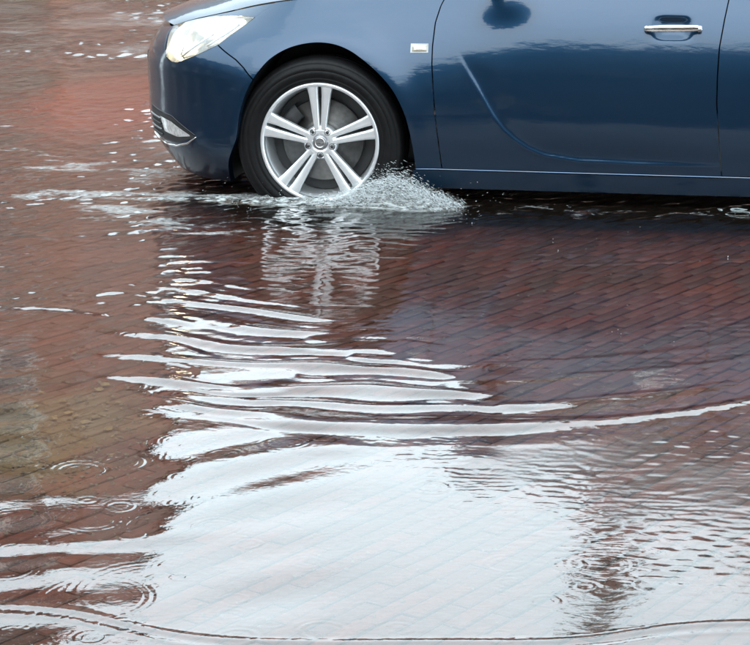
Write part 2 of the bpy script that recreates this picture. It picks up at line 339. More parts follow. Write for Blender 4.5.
def water_h(x, y):
    cyl = CAR_Y(x); s = cyl - y                    # distance in front of the car's side
    inw = np.ones_like(x)
    h = np.zeros_like(x)
    xa_, ya_ = px(336, 449); h += .0026 * np.exp(-((x - xa_) / .085) ** 2 - ((y - ya_) / .052) ** 2); xa_, ya_ = px(477, 458); h += .0052 * np.exp(-((x - xa_) / .050) ** 2 - ((y - ya_) / .055) ** 2)
    # slow swell that bends the edges of reflections
    h += waves(x, y, 21, .45, 1.3, 9, R(70), .7, .0085)
    lw = smooth(6.4, 5.4, y) * smooth(.1, -.35, x)
    h += waves(x, y, 22, .22, .34, 6, R(112), .16, .021) * lw
    # fine capillary ripple everywhere, weak near the camera
    h += waves(x, y, 23, .03, .09, 12, R(85), .9, .0032)
    # crest train rolling towards the camera
    yy = y + vnoise(x, y, 31, .55) * .10 + vnoise(x, y, 32, .2) * .034
    cur = np.interp(y, [4.8, 5.3, 6.6, 7.4], [.42, .36, .24, .15]); x0 = np.interp(y, [5.2, 6.4], [.12, .34])
    yv = np.linspace(4, 9, 600); lv_ = np.interp(yv, [5.0, 5.3, 5.75, 6.2, 6.6], [.23, .25, .245, .165, .145]); cm = np.concatenate([[0], np.cumsum(np.diff(yv) / lv_[1:])])
    y2 = yy - cur * (x - x0) ** 2; ph = np.interp(y2, yv, cm) - np.interp(5.42, yv, cm)
    ph = ph + .16 * vnoise(x, y, 34, .30)
    pp = 2 * math.pi * ph; crest = np.cos(pp + .75 * np.sin(pp)) + .12 * np.cos(2 * pp)
    env = smooth(5.02, 5.2, y - cur * (x - x0) ** 2) * smooth(7.3, 6.3, y) * smooth(-.92, -.48, x - (5.9 - y) * .18) * smooth(.52, -.02, x - (5.7 - y) * .55)
    env *= .08 + 1.3 * smooth(-.28, .30, vnoise(x, y2 * 2.0, 33, .36) + .5 * vnoise(x, y2 * 3, 38, .15))
    h += crest * env * .0037 * np.interp(y2, [5.3, 6.0, 6.5], [1, .85, .55])
    q = y - 6.37 + .33 * (x + .87) + vnoise(x, y, 36, .2) * .03; h += .0046 * np.exp(-(q / .030) ** 2) * smooth(-.5, -.66, x) * smooth(-.1, .25, vnoise(x, y * .3, 37, .13) + .1)
    # leading bow crests that sweep up to the right
    for a, hh, wd, c, xa, xb in ((5.155, .0060, .030, .36, -.5, 1.6), (5.36, .0038, .028, .33, -.35, 1.2), (5.60, .0014, .026, .30, .1, 1.3), (5.78, .0010, .028, .30, .0, 1.2), (5.02, .0008, .02, .36, -.1, 1.0)):
        q = yy * .35 + y * .65 - a - c * (x - .13) ** 2
        h += hh * np.exp(-(q / wd) ** 2) * smooth(xa - .25, xa + .15, x) * smooth(xb, xb - .4, x) * (1 - .25 * smooth(.25, .95, x)) * (.85 + .3 * vnoise(x, y, 35, .25))
    # small wavelets riding behind that crest, right-hand side
    rr = smooth(.05, .45, x) * smooth(5.25, 4.95, y - .36 * (x - .13) ** 2) * smooth(3.95, 4.25, y)
    rr2 = smooth(.02, .5, x + (y - 4.55) * .5) * smooth(5.4, 5.0, y - .3 * (x - .13) ** 2) * smooth(3.85, 4.2, y)
    h += waves(x, y, 41, .028, .085, 14, R(84), .40, .036) * rr2 * (.55 + .6 * vnoise(x, y, 42, .3))
    h += waves(x, y, 43, .017, .035, 14, R(84), .8, .060) * rr2 * smooth(4.1, 4.6, y) * (.6 + .6 * vnoise(x, y, 44, .2))
    q = y - (4.30 + .22 * (x + .8) + vnoise(x, y, 52, .3) * .02); h += .0022 * np.exp(-(q / .05) ** 2) * smooth(-.25, -.5, x)
    # thin wave edge close to the camera
    q = y - (3.985 - .20 * smooth(-.8, -.2, x) + .10 * smooth(.2, .8, x) + vnoise(x, y * 0, 51, .2) * .012)
    h += .0017 * np.exp(-(q / .014) ** 2) + .0009 * np.exp(-((q + .045) / .012) ** 2)
    # turbulence thrown off the car
    t = np.exp(-(np.clip(s, 0, 9) / .55) ** 2) * smooth(-3.5, -.5, s)
    wl = np.exp(-((x + .25) / .55) ** 2)            # round the front wheel
    h += waves(x, y, 61, .05, .16, 16, R(88), .55, .085) * t * (.55 + .6 * wl) * (.6 + .5 * vnoise(x, y, 62, .3))
    h += waves(x, y, 63, .025, .06, 14, R(88), .8, .05) * t * (.3 + .9 * wl)
    mid = smooth(1.9, .6, s) * smooth(.2, .5, s)
    h += waves(x, y, 64, .045, .12, 14, R(90), .35, .055) * mid * np.exp(-((x + .22) / .5) ** 2) 
    h += waves(x, y, 65, .05, .13, 12, R(88), .3, .014) * mid + waves(x, y, 78, .05, .14, 12, R(88), .3, .042) * np.exp(-((x + .66) / .20) ** 2) * smooth(6.1, 6.6, y) * smooth(8, 7.6, y)
    h += waves(x, y, 69, .06, .15, 14, R(84), .35, .26) * np.exp(-(s / .20) ** 2) * smooth(.35, .6, x) * (.7 + .6 * vnoise(x, y, 70, .2))
    # wake fanning out ahead of the bumper, to the left
    wk = smooth(-.35, -.75, x) * np.exp(-((s - .1 + (x + .8) * .2) / .9) ** 2)
    h += waves(x, y, 66, .05, .16, 16, R(118), .40, .11) * wk * (.7 + .6 * vnoise(x, y, 67, .25))
    lf = smooth(-.30, -.75, x) * smooth(6.2, 6.9, y) * smooth(9.2, 8.2, y); h += waves(x, y, 74, .04, .11, 16, R(104), .5, .11) * lf * (.6 + .7 * vnoise(x, y, 75, .3))
    h += waves(x, y, 76, .028, .06, 12, R(88), .6, .016) * smooth(5.0, 5.4, y) * smooth(8, 7, y) * (.6 + .6 * vnoise(x, y, 77, .25))
    q = y - (CAR_Y(x) - .02 - .10 * (x + .6)); h += .006 * np.exp(-(q / .045) ** 2) * smooth(-.35, -.55, x) * smooth(-1.6, -1.0, x)
    q = y - (CAR_Y(x) - .50 + .55 * (x + .6)); h += .004 * np.exp(-(q / .04) ** 2) * smooth(-.2, -.5, x) * smooth(-1.5, -.9, x)
    q = y - (7.05 + .10 * (x - .6) + vnoise(x, y, 68, .2) * .02); h += .0026 * np.exp(-(q / .02) ** 2) * smooth(.55, .7, x) * smooth(3, 1.6, x)
    # wind chop beyond the car
    fr = smooth(-.2, -1.2, s) * (.6 + .4 * smooth(9.8, 11, y)); calm = np.exp(-((x + 1.45) / .55) ** 2 - ((y - 11.4) / .85) ** 2)
    h += (waves(x, y, 71, .13, .30, 16, R(100), .40, .05) + waves(x, y, 79, .07, .13, 14, R(98), .6, .15)) * fr * (1 + .35 * smooth(11.5, 13, y)) * (1 - .88 * calm) * (.75 + .45 * vnoise(x, y, 72, .5))
    h += waves(x, y, 73, .25, .6, 8, R(100), .4, .03) * fr
    q = y - 10.05 - .02 * (x + 1.9); h += .012 * np.exp(-(q / .05) ** 2) * smooth(-1.62, -1.78, x) * smooth(-3.6, -2.6, x)
    # rain rings
    for cx, cyy, r0, lm, sl in RINGS:
        m = (np.abs(x - cx) < r0 + .09) & (np.abs(y - cyy) < r0 + .09)
        if not m.any(): continue
        dx, dy = x[m] - cx, y[m] - cyy; rad = np.hypot(dx, dy); an = np.arctan2(dy, dx)
        rad = rad * (1 + .03 * np.sin(2 * an + cx * 9)); wd = lm * (.8 if r0 < .05 else 1.3)
        h[m] += sl * lm / 6.28 * np.cos(2 * math.pi * (rad - r0) / lm) * np.exp(-((rad - r0) / wd) ** 2) * (.75 + .25 * np.sin(an + cx * 17)) 
    return h
def spaced(lo, hi, f):
    o_ = [lo]
    while o_[-1] < hi: o_.append(o_[-1] + f(o_[-1]))
    return np.array(o_)
xp = spaced(0, 30, lambda a: .0048 if a < .95 else min(.0048 + (a - .95) * .012, 1.5) if a < 2.2 else .02 + (a - 2.2) * .2)
gx = np.concatenate([-xp[:0:-1], xp])
gy = spaced(-4, 3.45, lambda a: .3 if a < 2.7 else .03 if a < 3.36 else .006)
gy = np.concatenate([gy[:-1], spaced(3.46, 34, lambda a: .0050 * (a / 3.5) ** 1.25 if a < 17.5 else .04 + (a - 17.5) * .08)])
X, Y = np.meshgrid(gx, gy, indexing='ij')
Z = water_h(X, Y) * smooth(24, 18, Y) * smooth(3.3, 3.5, Y)
def water_mat():
    m = bpy.data.materials.new('flood_water'); m.use_nodes = True; n = m.node_tree; n.nodes.clear()
    o = n.nodes.new('ShaderNodeOutputMaterial'); mi = n.nodes.new('ShaderNodeMixShader')
    tr = n.nodes.new('ShaderNodeBsdfTransparent'); tr.inputs[0].default_value = (.96, .88, .82, 1)
    gl = n.nodes.new('ShaderNodeBsdfGlossy'); gl.inputs['Roughness'].default_value = .02; gl.inputs['Color'].default_value = (1, 1, 1, 1)
    df = n.nodes.new('ShaderNodeBsdfDiffuse'); df.inputs[0].default_value = (.16, .12, .09, 1)
    m0 = n.nodes.new('ShaderNodeMixShader'); m0.inputs[0].default_value = .02
    n.links.new(tr.outputs[0], m0.inputs[1]); n.links.new(df.outputs[0], m0.inputs[2])
    g = n.nodes.new('ShaderNodeNewGeometry'); mp = n.nodes.new('ShaderNodeMapping'); mp.inputs['Scale'].default_value = (1, 1.6, 1)
    z = n.nodes.new('ShaderNodeTexNoise'); z.inputs['Scale'].default_value = 38; z.inputs['Detail'].default_value = 4
    n.links.new(g.outputs['Position'], mp.inputs[0]); n.links.new(mp.outputs[0], z.inputs['Vector'])
    bp = n.nodes.new('ShaderNodeBump'); bp.inputs['Strength'].default_value = .35; bp.inputs['Distance'].default_value = .0007
    n.links.new(z.outputs['Fac'], bp.inputs['Height'])
    fr = n.nodes.new('ShaderNodeFresnel'); fr.inputs['IOR'].default_value = 1.55
    n.links.new(bp.outputs[0], gl.inputs['Normal']); n.links.new(bp.outputs[0], fr.inputs['Normal'])
    n.links.new(fr.outputs[0], mi.inputs[0]); n.links.new(m0.outputs[0], mi.inputs[1]); n.links.new(gl.outputs[0], mi.inputs[2])
    ch = n.nodes.new('ShaderNodeAttribute'); ch.attribute_name = 'chop'; ca_ = n.nodes.new('ShaderNodeMath'); ca_.inputs[1].default_value = .02; n.links.new(ch.outputs['Fac'], ca_.inputs[0]); n.links.new(ca_.outputs[0], gl.inputs['Roughness'])
    at_ = n.nodes.new('ShaderNodeAttribute'); at_.attribute_name = 'foam_and_glints'; fo = n.nodes.new('ShaderNodeBsdfDiffuse'); fo.inputs[0].default_value = (.30, .31, .31, 1)
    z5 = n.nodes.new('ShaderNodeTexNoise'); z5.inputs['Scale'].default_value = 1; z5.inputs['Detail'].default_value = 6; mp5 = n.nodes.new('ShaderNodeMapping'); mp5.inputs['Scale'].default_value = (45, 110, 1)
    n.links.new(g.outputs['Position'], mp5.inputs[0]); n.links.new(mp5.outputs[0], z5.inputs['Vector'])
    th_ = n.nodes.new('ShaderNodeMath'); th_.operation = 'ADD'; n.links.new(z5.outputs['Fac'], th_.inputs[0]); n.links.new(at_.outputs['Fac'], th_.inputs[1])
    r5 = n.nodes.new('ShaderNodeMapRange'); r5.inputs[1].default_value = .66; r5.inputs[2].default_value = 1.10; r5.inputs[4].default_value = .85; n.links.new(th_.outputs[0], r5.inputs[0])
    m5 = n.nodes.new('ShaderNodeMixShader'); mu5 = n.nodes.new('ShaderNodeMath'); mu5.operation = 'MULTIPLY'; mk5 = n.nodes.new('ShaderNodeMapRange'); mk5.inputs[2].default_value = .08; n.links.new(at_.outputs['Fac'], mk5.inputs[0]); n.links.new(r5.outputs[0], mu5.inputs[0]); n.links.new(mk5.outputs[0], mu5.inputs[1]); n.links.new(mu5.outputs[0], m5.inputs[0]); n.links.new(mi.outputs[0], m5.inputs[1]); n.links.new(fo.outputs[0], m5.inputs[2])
    n.links.new(m5.outputs[0], o.inputs[0]); return m
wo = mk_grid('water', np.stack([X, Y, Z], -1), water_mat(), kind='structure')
def foam_and_glints(x, y):
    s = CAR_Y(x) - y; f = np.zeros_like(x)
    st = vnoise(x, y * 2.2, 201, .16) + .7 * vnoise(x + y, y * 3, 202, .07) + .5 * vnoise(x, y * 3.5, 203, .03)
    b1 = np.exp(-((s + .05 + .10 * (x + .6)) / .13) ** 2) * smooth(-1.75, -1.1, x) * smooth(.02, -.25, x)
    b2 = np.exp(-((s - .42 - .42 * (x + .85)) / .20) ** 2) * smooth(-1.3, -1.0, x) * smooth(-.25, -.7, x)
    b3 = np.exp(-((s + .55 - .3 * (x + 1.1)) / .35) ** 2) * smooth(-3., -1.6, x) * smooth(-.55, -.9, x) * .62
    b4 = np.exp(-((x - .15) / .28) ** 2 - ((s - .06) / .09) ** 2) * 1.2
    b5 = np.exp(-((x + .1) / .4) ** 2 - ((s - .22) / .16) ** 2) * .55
    sill_glints = np.exp(-((s - .03) / .10) ** 2) * smooth(.3, .5, x) * .62  # pale squiggles painted along the sill in place of sky glints
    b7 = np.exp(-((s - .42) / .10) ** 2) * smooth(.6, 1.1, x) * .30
    for b_ in (b1, b2, b3, b4, b5, sill_glints, b7): f = np.maximum(f, b_)
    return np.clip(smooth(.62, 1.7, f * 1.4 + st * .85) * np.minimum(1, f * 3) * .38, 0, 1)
ys_ = Y - .3 * (X - .13) ** 2
ro = .11 * smooth(.05, .45, X + (Y - 4.6) * .35) * smooth(5.2, 4.95, ys_) * smooth(4.15, 4.6, Y) * (.75 + .6 * vnoise(X, Y, 211, .16))
ro = np.maximum(ro, (.14 * smooth(8.6, 9.6, Y) + .03 * smooth(11.2, 12.5, Y)) * (1 - .75 * np.exp(-((X + 1.45) / .55) ** 2 - ((Y - 11.4) / .85) ** 2)) * (.8 + .5 * vnoise(X, Y * .6, 212, .3))); ro = np.maximum(ro, .07 * smooth(-.5, -.9, X) * smooth(6.3, 7, Y) * .5); ro = np.clip(ro, 0, .26)
a2 = wo.data.attributes.new('chop', 'FLOAT', 'POINT'); a2.data.foreach_set('value', ro.reshape(-1).astype(np.float32))
fm = foam_and_glints(X, Y); at = wo.data.attributes.new('foam_and_glints', 'FLOAT', 'POINT'); at.data.foreach_set('value', fm.reshape(-1).astype(np.float32))
print('water', X.shape, X.size)

# ---------------------------------------------------------------- the car
YAW = R(-9.0); ORG = (-0.225, 8.17, -0.11)
def crom(xs_, ys_, x):
    xs_ = np.asarray(xs_, float); ys_ = np.asarray(ys_, float); x = np.clip(np.asarray(x, float), xs_[0], xs_[-1])
    h = np.diff(xs_); d = np.diff(ys_) / h; m = np.zeros(len(xs_)); m[0] = d[0]; m[-1] = d[-1]
    for i in range(1, len(xs_) - 1): m[i] = 0 if d[i - 1] * d[i] <= 0 else (d[i - 1] * h[i] + d[i] * h[i - 1]) / (h[i] + h[i - 1])
    i = np.clip(np.searchsorted(xs_, x, side='right') - 1, 0, len(xs_) - 2); t = (x - xs_[i]) / h[i]
    return ((2 * t**3 - 3 * t**2 + 1) * ys_[i] + (t**3 - 2 * t**2 + t) * h[i] * m[i] + (-2 * t**3 + 3 * t**2) * ys_[i + 1] + (t**3 - t**2) * h[i] * m[i + 1])
XC, PA, PB, PNN = -0.10, 0.77, 0.92, 2.35
_th = np.linspace(0, math.pi / 2, 400)
_px = XC - PA * np.cos(_th) ** (2 / PNN); _py = PB - PB * np.sin(_th) ** (2 / PNN)
_s = np.concatenate([[0], np.cumsum(np.hypot(np.diff(_px), np.diff(_py)))]); _u = XC - (_s[-1] - _s); UN = _u[0]
def plan(u):
    u = np.asarray(u, float)
    f = lambda a: (np.where(a < XC, np.interp(a, _u, _px), a), np.where(a < XC, np.interp(a, _u, _py), 0.))
    x, y = f(u); x1, y1 = f(u - 4e-3); x2, y2 = f(u + 4e-3); tx, ty = x2 - x1, y2 - y1; l = np.hypot(tx, ty) + 1e-9
    nx = np.where(u < UN + 5e-3, 1., -ty / l); ny = np.where(u < UN + 5e-3, 0., tx / l)
    r = np.clip(u - 2.9, 0, None); return x, y + .12 * r * r, nx, ny
ZS = [.10, .20, .30, .38, .48, .58, .66, .74, .82, .90, 1.0, 1.1]
PS = [.090, .055, .030, .012, .000, .001, .006, .019, .043, .080, .145, .21]
PF = [.090, .055, .030, .012, .000, .007, .028, .062, .106, .158, .22, .28]
PN = [.16, .08, .02, .005, .002, .0, .018, .075, .185, .30, .45, .58]
CRE = np.array([(.549, .700), (.585, .640), (.62, .584), (.655, .524), (.69, .466), (.728, .415), (.773, .375), (.825, .340), (.891, .314), (1.016, .296), (1.25, .290), (1.56, .288)])
def prof(u, z, crease=False):
    u = np.asarray(u, float); z = np.asarray(z, float)
    wv = smooth(0.0, -.55, u); wf = smooth(.95, .05, u); p = (1 - wv) * ((1 - wf) * crom(ZS, PS, z) + wf * crom(ZS, PF, z)) + wv * crom(ZS, PN, z)
    for c0 in (.012, 2.75):
        r = np.hypot((u - c0) / .352, (z - .345) / .40); p = p - .013 * np.exp(-((r - 1.0) / .16) ** 2)
    # finger recess behind the door handle, fold line in the nose
    for hx in (1.365,): p = p + .022 * np.exp(-(((u - hx) / .062) ** 4) - ((z - .815) / .036) ** 4)
    if crease:
        best = np.full(u.shape, 9.); sg = np.zeros(u.shape)
        for i in range(len(CRE) - 1):
            dx, dz = CRE[i + 1] - CRE[i]; t = np.clip(((u - CRE[i, 0]) * dx + (z - CRE[i, 1]) * dz) / (dx * dx + dz * dz), 0, 1)
            ex = u - CRE[i, 0] - t * dx; ez = z - CRE[i, 1] - t * dz; d = np.hypot(ex, ez); m = d < best
            best = np.where(m, d, best); sg = np.where(m, np.sign(dx * ez - dz * ex), sg)
        sd = best * sg; fade = smooth(.72, .60, z) * smooth(1.7, 1.2, u)
        fade = np.maximum(fade * 1.0, .0) * smooth(.50, .56, u)
        p = p + fade * (.0055 * np.where(sd > 0, np.exp(-(np.clip(sd - .012, 0, 9) / .075) ** 2) * smooth(0, .014, sd), 0) - .0012 * np.exp(-(sd / .014) ** 2))
    return p
def S(u, z, off=0., crease=False):
    x, y, nx, ny = plan(u); p = prof(u, z, crease) + off
    return np.stack([x + nx * p, y + ny * p, np.broadcast_to(z, x.shape)], -1)
def resample(pl, n):
    pl = np.array(pl, float); d = np.concatenate([[0], np.cumsum(np.hypot(*np.diff(pl, axis=0).T))]); t = np.linspace(0, d[-1], n)
    return np.stack([np.interp(t, d, pl[:, 0]), np.interp(t, d, pl[:, 1])], -1)
def coons(b, t, l, r, ns, nt_):
    """b,t run left->right; l,r run bottom->top"""
    b, t = resample(b, ns), resample(t, ns); l, r = resample(l, nt_), resample(r, nt_)
    s = np.linspace(0, 1, ns)[:, None, None]; q = np.linspace(0, 1, nt_)[None, :, None]
    return (1 - q) * b[:, None] + q * t[:, None] + (1 - s) * l[None] + s * r[None] - ((1 - s) * (1 - q) * b[0] + s * (1 - q) * b[-1] + (1 - s) * q * t[0] + s * q * t[-1])
GAP = .0028
def panel(name, G, m, parent, gaps='lrbt', off=0., lip=.03, crease=False, mirror=True, **props):
    G = G.copy()
    def pull(e, f):
        d = f - e; L = np.linalg.norm(d, axis=-1, keepdims=True) + 1e-9; return e + d / L * np.minimum(GAP, L * .4)
    if 'l' in gaps: G[0] = pull(G[0], G[1])
    if 'r' in gaps: G[-1] = pull(G[-1], G[-2])
    if 'b' in gaps: G[:, 0] = pull(G[:, 0], G[:, 1])
    if 't' in gaps: G[:, -1] = pull(G[:, -1], G[:, -2])
    P = S(G[..., 0], G[..., 1], off, crease); a, b = P.shape[:2]
    V = P.reshape(-1, 3); idx = np.arange(a * b).reshape(a, b)
    F = np.stack([idx[:-1, :-1], idx[1:, :-1], idx[1:, 1:], idx[:-1, 1:]], -1).reshape(-1, 4).tolist()
    V = V.tolist(); X_, Y_, nx, ny = plan(G[..., 0])
    for key, ii in (('l', [(0, j) for j in range(b)]), ('r', [(a - 1, j) for j in range(b)]), ('b', [(i, 0) for i in range(a)]), ('t', [(i, b - 1) for i in range(a)])):
        if key not in gaps: continue
        base = len(V)
        for k, (i, j) in enumerate(ii):
            V.append([P[i, j, 0], P[i, j, 1], P[i, j, 2]])
            V.append([P[i, j, 0] + nx[i, j] * lip, P[i, j, 1] + ny[i, j] * lip, P[i, j, 2]])
        for k in range(len(ii) - 1):
            q = [base + 2 * k, base + 2 * k + 1, base + 2 * k + 3, base + 2 * k + 2]
            F.append(q if key in 'lt' else q[::-1])
    o_ = mk(name, V, F, m, parent, **props)
    if mirror:
        V2 = np.array(V); V2[:, 1] = 2 * PB - V2[:, 1]
        mk(name, V2, [f[::-1] for f in F], m, parent, **props)
    return o_
car = empty('passenger_car', 'dark blue car driving through the flood water with its headlight lit', 'car', ORG, YAW)
# seam lines in panel coordinates (run along the body, height)
ARCH = [(-.438, .150), (-.400, .24), (-.360, .30), (-.336, .342), (-.312, .45), (-.278, .549), (-.24, .615), (-.195, .668), (-.13, .708), (-.06, .729), (.006, .735), (.07, .727), (.13, .704), (.175, .676), (.24, .625), (.297, .564), (.338, .49), (.364, .417), (.378, .33), (.385, .250)]
def spline2(pl, n):
    pl = np.array(pl); d = np.concatenate([[0], np.cumsum(np.hypot(*np.diff(pl, axis=0).T))]); t = np.linspace(0, d[-1], n)
    out_ = np.zeros((n, 2)); m_ = np.gradient(pl, d, axis=0); i = np.clip(np.searchsorted(d, t, side='right') - 1, 0, len(d) - 2); h = (d[i + 1] - d[i])[:, None]; q = ((t - d[i])[:, None]) / h
    return [tuple(v) for v in (2 * q**3 - 3 * q**2 + 1) * pl[i] + (q**3 - 2 * q**2 + q) * h * m_[i] + (-2 * q**3 + 3 * q**2) * pl[i + 1] + (q**3 - q**2) * h * m_[i + 1]]
ARCH = spline2(ARCH, 90)
_a = min(ARCH, key=lambda p: abs(p[0] + .2585) + (9 if p[0] > 0 else 0)); SEAM_BF = [tuple(_a), (-.300, .632), (-.342, .661), (-.448, .711)]
archL = [p for p in ARCH if p[0] < _a[0]]; archT = [tuple(_a)] + [p for p in ARCH if p[0] > _a[0]]
HEAD_LOW = [(-.751, .640), (-.70, .628), (-.652, .628), (-.58, .652), (-.515, .679), (-.448, .711), (-.40, .752), (-.349, .791), (-.315, .816)]
HEAD_TOP = [(-.882, .752), (-.81, .768), (-.732, .782), (-.64, .800), (-.563, .808), (-.44, .8145), (-.315, .816)]
SEAM_HOOD = [(-.882, .752), (-.735, .789), (-.60, .814), (-.486, .834), (-.35, .857), (-.224, .876), (0, .905), (.25, .930), (.50, .950)]
FD_L = [(.488, .250), (.478, .34), (.467, .44), (.457, .554), (.448, .66), (.447, .728), (.453, .818), (.470, .88), (.505, .950)]
RD_L = [(1.572, .250), (1.555, .40), (1.541, .54), (1.540, .65), (1.543, .749), (1.558, .85), (1.580, .968)]
# fender
top_f = [(-.448, .711), (-.40, .752), (-.349, .791), (-.315, .816), (-.224, .872), (0, .901), (.25, .926), (.505, .946)]
G = coons(archT + [(.488, .250)], top_f, SEAM_BF, FD_L, 130, 60)
panel('fender', G, PAINT, car)  
G = coons(HEAD_TOP, [(-.882, .7525), (-.735, .786), (-.60, .811), (-.486, .830), (-.35, .853), (-.224, .872)], [(-.882, .752), (-.882, .7525)], [(-.315, .816), (-.224, .872)], 60, 10)
panel('fender_tip', G, PAINT, car, gaps='bt')
# bumper
bot = [(UN, .165), (-1.25, .16), (-1.0, .155), (-.786, .150), (-.60, .146), (-.438, .150)]
G = coons(bot, [(UN, .64), (-1.2, .64), (-.95, .64), (-.80, .640)] + HEAD_LOW[:1] + HEAD_LOW[1:6], [(UN, .165), (UN, .64)], archL + SEAM_BF, 130, 60)
# push the fog lamp pocket inwards
bump = panel('front_bumper', G, PAINT, car, gaps='rb')
G = coons([(UN, .640), (-1.2, .640), (-.95, .640), (-.752, .640)], [(UN, .73), (-1.2, .732), (-1.0, .738), (-.887, .750)], [(UN, .640), (UN, .73)], [(-.752, .640), (-.825, .70), (-.887, .750)], 40, 12)
panel('nose_panel', G, PAINT, car, gaps='lrt')
# doors
G = coons([(.488, .250), (1.0, .249), (1.572, .248)], [(.505, .950), (1.0, .962), (1.580, .968)], FD_L, RD_L, 210, 140)
G[..., 1] = np.clip(G[..., 1], .2, 1.0)
fdoor = panel('front_door', G, PAINT, car, crease=True)
RARCH = [(2.365, .25), (2.372, .34), (2.40, .46), (2.46, .58), (2.54, .665), (2.64, .72), (2.75, .738), (2.86, .72), (2.96, .665), (3.04, .58), (3.09, .46), (3.11, .34), (3.12, .20)]
G = coons([(1.572, .248), (2.365, .25)], [(1.580, .968), (2.0, .975), (2.45, .985)], RD_L, [(2.365, .25), (2.372, .34), (2.40, .46), (2.46, .58), (2.50, .75), (2.45, .985)], 80, 60)
panel('rear_door', G, PAINT, car)
G = coons([(2.46, .58), (2.54, .665), (2.64, .72), (2.75, .738), (2.86, .72), (2.96, .665), (3.04, .58), (3.09, .46), (3.11, .34), (3.12, .20), (3.85, .22)], [(2.45, .985), (2.9, .99), (3.85, .95)], [(2.46, .58), (2.50, .75), (2.45, .985)], [(3.85, .22), (3.88, .6), (3.85, .95)], 80, 40)
panel('rear_quarter', G, PAINT, car)
# sill below the doors
G = coons([(.37, .165), (1.4, .165), (2.37, .168)], [(.37, .2455), (1.4, .2435), (2.37, .2455)], [(.37, .165), (.37, .2455)], [(2.37, .168), (2.37, .2455)], 90, 10)
panel('sill', G, PAINT, car, off=.004)
uu = np.linspace(.385, 2.36, 60); P = S(uu, np.full(60, .2478), -.001)
V, Fc = tube_pts(P, .0022, 6); mk('sill_line', V, Fc, mat('pale_sill_strip', (.10, .16, .26), .4, .5, coat=.3), car)  # thin pale tube along the bottom of the doors

# bonnet, roof and glass span from side to side
def bridge(name, L, crown, m, bulge=0., n=40, off=(0, 0, 0), parent=None, sub=60, pw=2.):
    L = np.array(L, float); d = np.concatenate([[0], np.cumsum(np.linalg.norm(np.diff(L, axis=0), axis=1))]); t = np.linspace(0, d[-1], sub)
    L = np.stack([crom(d, L[:, k], t) for k in range(3)], -1)
    q = np.linspace(-1, 1, n); P = np.zeros((sub, n, 3)); cr_ = crown if hasattr(crown, '__len__') else [crown] * 2; cv = np.linspace(cr_[0], cr_[1], sub)
    bv = np.linspace(bulge, bulge, sub) if not hasattr(bulge, '__len__') else np.linspace(bulge[0], bulge[1], sub)
    e = 1 - np.abs(q) ** pw
    P[..., 0] = L[:, 0:1] - bv[:, None] * e[None]; P[..., 1] = PB + q[None] * (PB - L[:, 1:2])
    P[..., 2] = L[:, 2:3] + cv[:, None] * e[None]
    return mk_grid(name, P + np.array(off), m, parent or car)
hl = S(np.array([p[0] for p in SEAM_HOOD]), np.array([p[1] + .001 for p in SEAM_HOOD]), .003)
bridge('bonnet', hl, (.022, .085), PAINT, bulge=(.125, .18), sub=90, n=90, pw=3.4)
def GP(x, t):   # greenhouse side surface: t=0 belt, 1 roof rail
    zb = np.interp(x, [.4, 1.5, 2.6, 3.4, 3.9], [.955, .972, .99, .99, .95]); zt = np.interp(x, [1.2, 1.7, 2.3, 2.8, 3.4], [1.38, 1.415, 1.405, 1.34, 1.15])
    yb = .145; yt = np.interp(x, [1.2, 2.3, 3.4], [.33, .34, .30]); 
    return np.array([x, yb + (yt - yb) * t, zb + (zt - zb) * t])
A0, A1 = GP(.50, 0), GP(1.28, 1)
railp = [A0, A0 * .66 + A1 * .34 + (0, -.004, .012), A0 * .33 + A1 * .67 + (0, 0, .016), A1, GP(1.7, 1), GP(2.3, 1), GP(2.8, 1), GP(3.35, 1) , GP(3.8, 0)]
rl = np.array(railp); dd = np.concatenate([[0], np.cumsum(np.linalg.norm(np.diff(rl, axis=0), axis=1))]); tt = np.linspace(0, dd[-1], 70)
rl = np.stack([crom(dd, rl[:, k], tt) for k in range(3)], -1)
for sgn in (0, 1):
    V, Fc = tube_pts([(p[0], p[1] if not sgn else 2 * PB - p[1], p[2]) for p in rl], .034, 10); mk('roof_rail', V, Fc, PAINT, car)
    for (xb, xt, wd) in ((1.56, 1.72, .045), (2.42, 2.42, .05)):
        b0, b1 = GP(xb, -.02), GP(xt, 1); V, Fc = tube_pts([(p[0], (p[1] if not sgn else 2 * PB - p[1]) , p[2]) for p in (b0, (b0 + b1) / 2 + (0, -.006, 0), b1)], wd * .7, 8); mk('window_pillar', V, Fc, BLACK, car)
    for nm, poly in (('side_window', [(.60, 0), (1.56, 0), (1.70, .98), (1.24, .98)]), ('side_window', [(1.58, 0), (2.42, 0), (2.42, .98), (1.74, .98)]), ('side_window', [(2.44, 0), (3.4, .0), (3.1, .92), (2.44, .98)])):
        (a0, t0), (a1, t1), (a2, t2), (a3, t3) = poly; Pg = np.zeros((10, 8, 3))
        for i in range(10):
            for j in range(8):
                s_, t_ = i / 9, j / 7; xx = (1 - t_) * ((1 - s_) * a0 + s_ * a1) + t_ * ((1 - s_) * a3 + s_ * a2); tv = (1 - t_) * ((1 - s_) * t0 + s_ * t1) + t_ * ((1 - s_) * t3 + s_ * t2)
                g = GP(xx, tv); g[1] -= .012 * math.sin(math.pi * t_); Pg[i, j] = g if not sgn else (g[0], 2 * PB - g[1], g[2])
        mk_grid(nm, Pg, GLASS, car)
bridge('windscreen', [A0 + (0, .02, 0), (A0 + A1) / 2 + (0, .015, .012), A1 + (0, .01, 0)], (.01, .03), GLASS, bulge=(.20, .10), sub=24)
